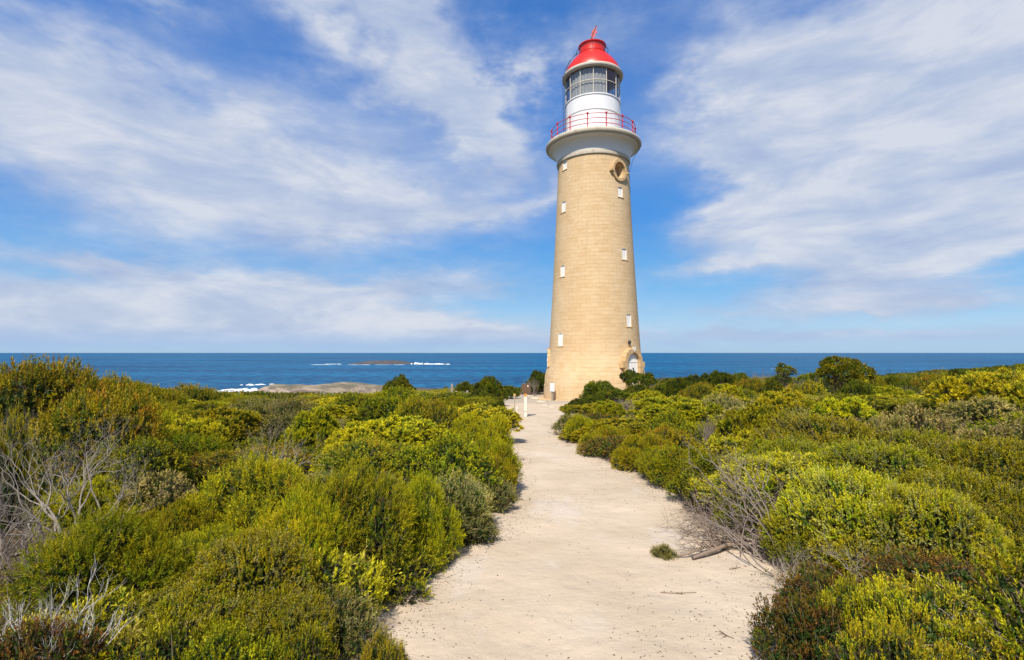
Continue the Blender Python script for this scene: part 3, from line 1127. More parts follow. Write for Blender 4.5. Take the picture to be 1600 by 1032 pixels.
link("vent", lathe("vent", [(0.99, 24.13), (0.99, 24.20), (0.90, 24.23), (0.88, 24.62), (0.90, 24.70), (0.97, 24.73), (0.98, 24.79), (0.90, 24.84), (0.5, 24.92), (0.0001, 24.95)], 64, closed=False), M_RED, dm)
for i in range(13):
    ph0 = 2 + i * 360 / 13
    bm = bmesh.new()
    for j in range(12):
        t0, t1 = j / 12, (j + 1) / 12
        r0, r1 = 0.94 + 1.06 * (1 - t0 ** 1.55), 0.94 + 1.06 * (1 - t1 ** 1.55)
        q = []
        for r_, z_, s in ((r0, 22.59 + 1.55 * t0, -1), (r0, 22.59 + 1.55 * t0, 1), (r1, 22.59 + 1.55 * t1, 1), (r1, 22.59 + 1.55 * t1, -1)):
            d, _ = az_dir(ph0)
            sd = Vector((-d.y, d.x, 0))
            q.append(bm.verts.new(d * (r_ + 0.012) + sd * s * 0.018 + Vector((0, 0, z_ + 0.008))))
        bm.faces.new(q)
    link("roof_seam", bmmesh("roof_seam", bm), M_RED, dm)
tubes("hand_ring", [(circle_pts(1.10, 24.42), np.full(97, 0.017))] +
      [(np.array([az_dir(k * 60)[0] * 0.99 + Vector((0, 0, 24.16)), az_dir(k * 60)[0] * 1.10 + Vector((0, 0, 24.42))]), [0.014, 0.014]) for k in range(6)], 5, M_DARK, dm)


def ladder(name, phi, half, zs, rs_, rung, parent, mat_):
    paths = []
    prof_ = list(zip(zs, rs_))
    zi = np.linspace(zs[0], zs[-1], 24)
    ri = np.interp(zi, zs, rs_)
    d, _ = az_dir(phi)
    sd = Vector((-d.y, d.x, 0))
    for s in (-1, 1):
        paths.append((np.array([d * r + sd * s * half + Vector((0, 0, z)) for r, z in zip(ri, zi)]), np.full(24, 0.016)))
    for z in np.arange(zs[0] + 0.15, zs[-1], rung):
        r = np.interp(z, zs, rs_)
        paths.append((np.array([d * r - sd * half + Vector((0, 0, z)), d * r + sd * half + Vector((0, 0, z))]), np.full(2, 0.011)))
    return tubes(name, paths, 5, mat_, parent)


ladder("ladder", -66, 0.20, [17.72, 22.5], [2.10, 2.16], 0.28, lh, M_DARK)
ladder("dome_ladder", -60, 0.16, [22.6, 23.0, 23.5, 23.9, 24.15], [2.10, 1.98, 1.72, 1.38, 1.1], 0.22, dm, M_DARK)
# weather vane
wv = tubes("weather_vane", [([(0, 0, 24.90), (0, 0, 25.6), (0, 0, 26.0)], [.035, .028, .02])], 6, M_REDR, lh)
d, _ = az_dir(0)
sd = Vector((-d.y, d.x, 0))      # to the right as seen from the camera
tubes("rod", [(np.array([sd * -0.42 + Vector((0, 0, 24.80)), sd * -0.02 + Vector((0, 0, 25.52)) , sd * 0.32 + Vector((0, 0, 26.35))]), [.035, .035, .03])], 5, M_DARK, wv)
bm = bmesh.new()
fl = [(-0.02, 25.40), (0.26, 25.58), (0.18, 25.68), (0.38, 25.84), (0.28, 25.95), (0.36, 26.38), (0.04, 26.00), (-0.08, 25.68)]
a = [bm.verts.new(sd * x + Vector((0, 0, z)) + d * 0.008) for x, z in fl]
b = [bm.verts.new(sd * x + Vector((0, 0, z)) - d * 0.008) for x, z in fl]
bm.faces.new(a)
bm.faces.new(b[::-1])
for i in range(8):
    bm.faces.new((a[i], b[i], b[(i + 1) % 8], a[(i + 1) % 8]))
link("arrow", bmmesh("arrow", bm), M_REDR, wv)
d1, _ = az_dir(84)
tubes("lightning_cable", [(np.array([d1 * 3.32 + Vector((0, 0, 17.4)), d1 * 2.75 + Vector((0, 0, 16.5)), d1 * 2.46 + Vector((0, 0, 15.6)), d1 * 2.52 + Vector((0, 0, 14.0))]), np.full(4, 0.012))], 5, M_DARK, lh)
# stone footing ring
link("footing", lathe("footing", [(3.4, -0.3), (3.95, -0.3), (3.92, 0.06), (3.70, 0.12), (3.4, 0.12)], 96), M_STONE2, lh)
# ------------------------------------------------------------------ foliage generators
def unit(a):
    return a / (np.linalg.norm(a, axis=-1, keepdims=True) + 1e-9)


def sprigs(rs, base, axis, L, m, ll, lw, a0, a1, col, jit=0.18, tip=None, tipf=0.0, fold=0.25):
    """base, axis: (n,3); m leaves spiralled along each axis. returns V, F, C"""
    n = len(base)
    ref = np.where(np.abs(axis[:, 2:3]) < 0.9, np.array([[0, 0, 1.0]]), np.array([[1.0, 0, 0]]))
    e1 = unit(np.cross(axis, ref))
    e2 = np.cross(axis, e1)
    t = (np.arange(m) + rs.rand(m)) / m
    T_ = np.clip(t[None, :] + rs.normal(0, .04, (n, m)), 0, 1)
    Ls = (L * rs.uniform(.65, 1.2, n))[:, None]
    bend = rs.normal(0, .25, (n, 1, 3))
    ax = unit(axis[:, None] + bend * T_[..., None])
    pos = base[:, None] + ax * (Ls * T_)[..., None]
    phi = np.arange(m)[None, :] * 2.399 + rs.uniform(0, 6.28, (n, 1)) + rs.normal(0, .3, (n, m))
    al = a0 + (a1 - a0) * T_ + rs.normal(0, .16, (n, m))
    rad = e1[:, None] * np.cos(phi)[..., None] + e2[:, None] * np.sin(phi)[..., None]
    d = unit(ax * np.cos(al)[..., None] + rad * np.sin(al)[..., None])
    side = unit(np.cross(d, ax) + rs.normal(0, .35, (n, m, 3)))
    nr = np.cross(side, d)
    l = (ll * rs.uniform(.65, 1.25, (n, m)))[..., None]
    wd = (lw * rs.uniform(.75, 1.25, (n, m)))[..., None] * 0.5
    p0 = pos
    p2 = pos + d * l + nr * l * rs.normal(0, .12, (n, m, 1))
    mid = pos + d * l * 0.5 + nr * wd * fold
    V = np.stack([p0, mid + side * wd, p2, mid - side * wd], 2).reshape(-1, 3)
    Fq = np.arange(n * m * 4, dtype=np.int32).reshape(-1, 4)
    C = np.repeat(col[:, None], m, 1) * (1 + rs.normal(0, jit, (n, m, 1)))
    if tip is not None:
        f = (T_ ** 2 * tipf)[..., None]
        C = C * (1 - f) + np.array(tip) * f
    C = np.clip(C, 0.004, 0.9)
    C = np.repeat(C.reshape(-1, 3), 4, 0)
    return V, Fq, C


def merge(parts):
    VV, FF, CC, o = [], [], [], 0
    for V, Fq, C in parts:
        VV.append(V)
        FF.append(Fq + o)
        CC.append(C)
        o += len(V)
    return np.concatenate(VV), np.concatenate(FF), np.concatenate(CC)


def crown(rs, R, H, nl, lr, nc, cr, per, upb, bare=0.0, skirt=0.02, main=0.62, sp=1.05, dome=.7, low=-.35):
    C = [np.array([0, 0, H * .38])]
    A = [np.array([R * main, R * main, H * .50])]
    for i in range(nl):
        t = i * 2.4 + rs.uniform(-.5, .5)
        q = math.sqrt((i + .5) / nl) * rs.uniform(.85, 1.05)
        r = lr * rs.uniform(.75, 1.30)
        C.append(np.array([R * q * cos(t), R * q * sin(t), H * (.80 - .50 * q ** 2) * rs.uniform(.72, 1.08)]))
        A.append(np.array([r, r, r * rs.uniform(.7, .95)]))
    C, A = np.array(C), np.array(A)
    wgt = A[:, 0] ** 2
    wgt[0] *= .6
    k = nc * 8
    li = rs.choice(len(C), k, p=wgt / wgt.sum())
    d = unit(rs.normal(size=(k, 3)) + np.array([0, 0, .35]))
    p = C[li] + A[li] * d
    q = np.min(np.linalg.norm((p[:, None] - C[None]) / A[None], axis=-1) + (np.arange(len(C))[None] == li[:, None]) * 9, axis=1)
    ok = (q > .93) & (p[:, 2] > skirt) & (d[:, 2] > low)
    p, N = p[ok], unit(d[ok] / A[li][ok])
    # spread the clumps out
    sel, out_ = [], []
    for i in range(len(p)):
        if len(sel) >= nc:
            break
        if all(np.sum((p[i] - p[j]) ** 2) > (cr * sp) ** 2 for j in sel[-90:]):
            sel.append(i)
    p, N = p[sel], N[sel]
    if bare:
        kp = rs.rand(len(p)) > bare
        p, N = p[kp], N[kp]
    n = len(p)
    h = unit(rs.normal(size=(n, per, 3)) + N[:, None] * .7)
    rr = cr * rs.uniform(.25, 1.0, (n, per, 1)) ** dome
    base = p[:, None] - N[:, None] * cr * .5 + h * rr
    axis = unit(N[:, None] * .6 + h * .8 + np.array([0, 0, upb]) + rs.normal(0, .22, (n, per, 3)))
    cid = np.repeat(np.arange(n), per)
    return base.reshape(-1, 3), axis.reshape(-1, 3), cid, n, C, A


def palette(rs, cid, n, pal, patch=0.75):
    cols = np.array([c for c, _ in pal])
    wt = np.array([w_ for _, w_ in pal], float)
    wt /= wt.sum()
    a = rs.choice(len(pal), n, p=wt)[cid]
    b = rs.choice(len(pal), len(cid), p=wt)
    idx = np.where(rs.rand(len(cid)) < patch, a, b)
    return cols[idx] * (1 + rs.normal(0, .16, (n, 1))[cid]) * np.clip(1 + rs.normal(0, .24, (len(cid), 1)), .3, 1.7)


def branchy(rs, p, d, L, r, depth, paths, spread=.6, up=.12, wig=.22, kids=(2, 4), shrink=.72, zmin=None):
    k = 5
    pts, rad = [p.copy()], [r]
    for i in range(k):
        d = unit(d + rs.normal(0, wig, 3) + np.array([0, 0, up]))
        p = p + d * L / k
        if zmin is not None and p[2] < zmin:
            p[2] = zmin + .004
            d[2] = abs(d[2]) * .5
        pts.append(p.copy())
        rad.append(r * (1 - .45 * (i + 1) / k))
    if depth == 0:
        rad[-1] = r * .25
    paths.append((np.array(pts), np.array(rad)))
    if depth > 0:
        for j in range(rs.randint(kids[0], kids[1] + 1)):
            i = k if j == 0 else rs.randint(2, k + 1)
            nd = unit(d + unit(rs.normal(size=3)) * spread * rs.uniform(.6, 1.3))
            branchy(rs, pts[i].copy(), nd, L * shrink * rs.uniform(.75, 1.15), rad[i] * .8, depth - 1, paths, spread, up, wig, kids, shrink, zmin)


def tangle(rs, C, A, n, L, wd):
    """thin crossed twigs filling the inside of a crown"""
    li = rs.choice(len(C), n, p=(A[:, 0] ** 2) / (A[:, 0] ** 2).sum())
    d = unit(rs.normal(size=(n, 3)))
    p = C[li] + A[li] * d * rs.uniform(.35, .98, (n, 1))
    p[:, 2] = np.maximum(p[:, 2], .01)
    ax = unit(unit(p - np.array([0, 0, -.1])) + rs.normal(0, .6, (n, 3)))
    side = unit(np.cross(ax, rs.normal(size=(n, 3))))
    l = L * rs.uniform(.5, 1.4, (n, 1))
    mid = p + ax * l * .5 + side * l * rs.normal(0, .12, (n, 1))
    q = p + ax * l
    w_ = side * wd * rs.uniform(.6, 1.4, (n, 1))
    V = np.stack([p - w_, p + w_, mid + w_, mid - w_, q + w_ * .4, q - w_ * .4], 1)
    i = np.arange(n)[:, None] * 6
    Fq = np.concatenate([i + np.array([[0, 1, 2, 3]]), i + np.array([[3, 2, 4, 5]])])
    return V.reshape(-1, 3), Fq


OLV = (.185, .180, .022)
YGR = (.370, .345, .030)
YEL = (.560, .505, .055)
MID = (.095, .145, .020)
GRN = (.190, .270, .024)
DRK = (.040, .072, .018)
KHA = (.400, .330, .130)
RUS = (.320, .195, .035)
GRG = (.270, .280, .110)
BRO = (.130, .090, .045)

KINDS = {
    # name: (R, H, lobes, lobe r, clumps, clump r, per, up, leaf spec(L, m, ll, lw, a0, a1), palette, tip, tipf, bare)
    "needle": (.60, .62, 9, .26, 250, .085, 15, .55, (.085, 16, .024, .0050, .95, .45), [(OLV, 4), (YGR, 2.2), (MID, 2.6), (RUS, .35)], YGR, .6, .05),
    "bright": (.60, .62, 8, .26, 260, .085, 13, .10, (.130, 24, .024, .0050, .95, .4), [(YGR, 1.6), (GRN, 4), (MID, 2)], YGR, .5, .03),
    "knobby": (.65, .60, 14, .25, 480, .052, 11, .25, (.060, 20, .012, .0078, 1.1, .4), [(YGR, 3.4), (GRG, 3.0), (OLV, 2.4), (GRN, 1.6)], YEL, .30, .15),
    "rosette": (.62, .80, 14, .24, 190, .078, 22, .40, (.036, 14, .034, .0110, 1.2, .3), [(YGR, 3.2), (OLV, 3), (MID, 3)], YEL, .45, .06),
    "darkrosette": (.62, .85, 13, .24, 190, .080, 22, .40, (.036, 14, .034, .0115, 1.2, .3), [(MID, 3), (DRK, 3.2), (OLV, 1.6)], OLV, .4, .06),
    "smallleaf": (.62, .66, 10, .25, 230, .080, 14, .35, (.070, 14, .020, .0130, 1.1, .55), [(MID, 4), (OLV, 2.5), (DRK, 1.2), (YGR, .9)], YGR, .45, .04),
    "rust": (.62, .66, 10, .25, 230, .080, 14, .45, (.065, 14, .024, .0085, 1.0, .4), [(OLV, 3.6), (RUS, 1.1), (MID, 2.2), (YGR, 1.5)], (.40, .31, .04), .35, .05),
    "khaki": (.60, .66, 10, .25, 230, .075, 13, .35, (.050, 13, .018, .0130, 1.2, .5), [(KHA, 3), (OLV, 3), (BRO, 1.4), (MID, 1)], KHA, .55, .12),
    "blade": (.55, .50, 8, .22, 200, .080, 10, 1.15, (.100, 12, .036, .0105, .75, .3), [(YGR, 2), (OLV, 3.4), (MID, 1.6), (KHA, .6)], YEL, .4, .08),
    "greyleaf": (.55, .55, 8, .22, 220, .080, 11, .8, (.090, 13, .026, .0075, .8, .35), [(GRG, 3.2), (OLV, 3), (MID, 1.5), (KHA, .8)], KHA, .35, .08),
    "yellowtip": (.58, .60, 10, .22, 240, .075, 14, .9, (.070, 17, .017, .0065, .95, .3), [(YGR, 2.4), (OLV, 2.4), (RUS, .9), (GRN, 1.4)], YEL, .55, .10),
    "redbrown": (.58, .45, 8, .22, 190, .080, 12, .35, (.060, 13, .019, .0120, 1.1, .5), [((.12, .060, .030), 3), ((.085, .075, .025), 3), (MID, 1.2), ((.20, .085, .04), 1)], RUS, .3, .15),
    "mat": (.66, .42, 10, .22, 300, .070, 14, .5, (.055, 15, .018, .0065, 1.0, .4), [(OLV, 4), (YGR, 2.5), (MID, 1.5), (RUS, .7)], YGR, .5, .04),
}
PROTO = {}


def build_proto(kind, seed, scale_leaf=1.0, thin=1.0, wider=1.0):
    (R, H, nl, lr, nc, cr, per, upb, (L, m_, ll, lw_, a0, a1), pal, tip, tipf, bare) = KINDS[kind]
    L, ll, lw_, nc, cr = L * 1.3, ll * 1.35, lw_ * 1.4, int(nc * .80), cr * 1.20
    skirt = H * {"knobby": .34, "rosette": .30, "darkrosette": .30, "khaki": .25, "rust": .16, "smallleaf": .12, "bright": .18, "needle": .10}.get(kind, .02)
    rs = np.random.RandomState(seed)
    nl = int(nl * 1.25)
    base, axis, cid, n, C, A = crown(rs, R, H, nl, lr, nc, cr, max(4, int(per * 1.15)), upb, bare, skirt=skirt, sp=1.12 if kind in ("needle", "bright", "mat") else 1.32, dome=.55 if kind in ("needle", "bright", "mat") else .35)
    col = palette(rs, cid, n, pal) * .90
    tip, tipf = tuple(min(.8, c * 1.2) for c in tip), min(.95, tipf + .28)
    V, Fq, Cc = sprigs(rs, base, axis, L, m_, ll * scale_leaf, lw_ * scale_leaf * wider, a0, a1, col, tip=tip, tipf=tipf)
    # a few shoots standing clear of the outline
    k = n // 3
    si = rs.choice(len(base), k)
    V2, F2, C2 = sprigs(rs, base[si] + axis[si] * L * .7, unit(axis[si] + [0, 0, .6]), L * 1.3, m_, ll * scale_leaf, lw_ * scale_leaf * wider, a0, a1, col[si], tip=tip, tipf=tipf)
    # older inner leaves, coloured dark so the bush interior reads as deep shade
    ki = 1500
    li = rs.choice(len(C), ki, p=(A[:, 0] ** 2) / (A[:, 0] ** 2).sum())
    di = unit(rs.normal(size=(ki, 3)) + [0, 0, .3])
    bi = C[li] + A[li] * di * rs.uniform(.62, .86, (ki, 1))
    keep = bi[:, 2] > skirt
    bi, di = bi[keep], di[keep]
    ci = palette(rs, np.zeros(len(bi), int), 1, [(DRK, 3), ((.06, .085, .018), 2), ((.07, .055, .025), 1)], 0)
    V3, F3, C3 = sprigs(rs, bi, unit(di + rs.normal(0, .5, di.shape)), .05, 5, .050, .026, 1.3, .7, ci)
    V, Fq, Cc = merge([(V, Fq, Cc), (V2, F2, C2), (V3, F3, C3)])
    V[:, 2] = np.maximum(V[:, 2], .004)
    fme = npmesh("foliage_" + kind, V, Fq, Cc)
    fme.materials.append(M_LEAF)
    TV, TF = tangle(rs, C, A * (1.04 if kind in ("knobby", "khaki", "blade", "greyleaf") else .97), 1900 if kind in ("knobby", "khaki", "blade", "greyleaf") else 1000, .14, .0022)
    paths = []
    for i in range(7):
        t = i * .9 + rs.uniform(-.3, .3)
        dd = unit(np.array([cos(t) * rs.uniform(.4, 1.1), sin(t) * rs.uniform(.4, 1.1), 1.0]))
        branchy(rs, np.array([.03 * cos(t), .03 * sin(t), -.04]), dd, H * .42, .013, 3, paths, spread=.75, up=.05, kids=(2, 3))
    SV, SF = tube_arrays(paths, 4)
    sme = npmesh("stems_" + kind, np.concatenate([SV, TV]), np.concatenate([SF, TF + len(SV)]))
    sme.materials.append(M_TWIG)
    rr = np.percentile(np.hypot(V[:, 0], V[:, 1]), 97)
    hh2 = np.percentile(V[:, 2], 99)
    return fme, sme, float(rr), float(hh2)


for i, kd in enumerate(KINDS):
    PROTO[kd] = [build_proto(kd, 100 + i * 10 + j) for j in range(2)]


def build_dead(seed, H, spread, depth, up, wig, r0=.02, limbs=6, kids=(2, 4), mat_=None, lean=(0, 0), shrink=.72, out=1.0):
    rs = np.random.RandomState(seed)
    paths = []
    for i in range(limbs):
        t = i * 6.28 / limbs + rs.uniform(-.4, .4)
        o_ = rs.uniform(.3, 1.1) * out
        dd = unit(np.array([cos(t) * o_ + lean[0], sin(t) * o_ + lean[1], 1.0]))
        branchy(rs, np.array([.04 * cos(t), .04 * sin(t), -.05]), dd, H * .42, r0 * rs.uniform(.7, 1.1), depth, paths, spread, up, wig, kids, shrink, zmin=0.0)
    V, Fq = tube_arrays(paths, 5)
    me = npmesh("dead_branches", V, Fq, smooth=True)
    me.materials.append(mat_ or M_DEAD)
    return me, float(np.percentile(np.hypot(V[:, 0], V[:, 1]), 97)), float(V[:, 2].max())


DEADP = {
    "deadgrey": [build_dead(301 + j, .9, .62, 6, .04, .20, .021, 7, kids=(2, 3), shrink=.76) for j in range(2)],
    "deadbrush": [build_dead(311 + j, .7, .50, 5, .18, .14, .013, 12, kids=(2, 3), mat_=M_GREYT) for j in range(2)],
    "deadwhite": [build_dead(321, .5, .38, 4, .12, .14, .008, 4, kids=(2, 4), mat_=M_BLEACH, lean=(.35, .1))],
    "deadpale": [build_dead(331 + j, .6, .5, 5, .10, .22, .010, 8, kids=(2, 3), mat_=M_DEAD) for j in range(2)],
}

LOOK = {
    "needle": ("needle_shrub", "heath shrub", "olive fine-needled heath shrub"),
    "bright": ("needle_shrub", "heath shrub", "bright green needle-leaved shrub"),
    "knobby": ("knobbly_shrub", "shrub", "knobbly yellow-green shrub with tiny tight leaves"),
    "rosette": ("rosette_shrub", "shrub", "yellow-green shrub of rounded leaf rosettes"),
    "darkrosette": ("dark_shrub", "shrub", "dark green shrub of rounded leaf rosettes"),
    "smallleaf": ("small_leaved_shrub", "shrub", "mid green small-leaved shrub"),
    "rust": ("bronze_tipped_shrub", "shrub", "olive shrub with bronze coloured tips"),
    "khaki": ("flowering_shrub", "shrub", "khaki flowering shrub"),
    "blade": ("upright_leaved_shrub", "shrub", "olive gold shrub with upright leaves"),
    "greyleaf": ("grey_leaved_shrub", "shrub", "grey green shrub with narrow leaves"),
    "yellowtip": ("yellow_tipped_shrub", "shrub", "yellow-tipped shrub"),
    "redbrown": ("red_brown_shrub", "shrub", "dark red-brown low shrub"),
    "mat": ("mat_shrub", "shrub", "low olive mat shrub"),
    "deadgrey": ("dead_shrub", "dead shrub", "leafless grey dead shrub"),
    "deadbrush": ("brush_shrub", "dead shrub", "leafless purple-grey twiggy brush"),
    "deadwhite": ("bleached_shrub", "dead shrub", "bleached white leafless shrub"),
    "deadpale": ("dead_shrub", "dead shrub", "pale tangled dead shrub"),
}
RNG = np.random.RandomState(77)
PLACED = []       # x, y, radius, kind, root


def shrub_at(kind, x, y, zt, wid, label=None, rz=None, group=None, name=None, variant=None, sink=0.03, parts=True):
    zg = float(gz(x, y))
    h = max(zt - zg, .12) + sink
    nm_, cat, look = LOOK[kind]
    if name:
        nm_ = name
    root = empty(nm_, (x, y, zg - sink), RNG.uniform(0, 6.28) if rz is None else rz)
    if kind in DEADP:
        v = DEADP[kind]
        me, r0_, h0 = v[RNG.randint(len(v)) if variant is None else variant % len(v)]
        o = bpy.data.objects.new("branches", me)
        COL.objects.link(o)
        o.parent = root
    else:
        v = PROTO[kind]
        fme, sme, r0_, h0 = v[RNG.randint(len(v)) if variant is None else variant % len(v)]
        o = bpy.data.objects.new("foliage", fme)
        COL.objects.link(o)
        o.parent = root
        o = bpy.data.objects.new("stems", sme)
        COL.objects.link(o)
        o.parent = root
    s = wid / 2 / r0_
    root.scale = (s * RNG.uniform(.90, 1.12), s * RNG.uniform(.82, 1.18), h / h0)
    if wid > .5:
        root.rotation_euler = (RNG.normal(0, .07), RNG.normal(0, .07), root.rotation_euler[2])
    tag(root, label, cat, group)
    PLACED.append([x, y, wid / 2, kind, root, label is not None])
    return root


def put(kind, u, vt, Y, wid, label, **kw):
    p_ = at(u, vt, Y)
    return shrub_at(kind, p_.x, Y, p_.z, wid, label, **kw)


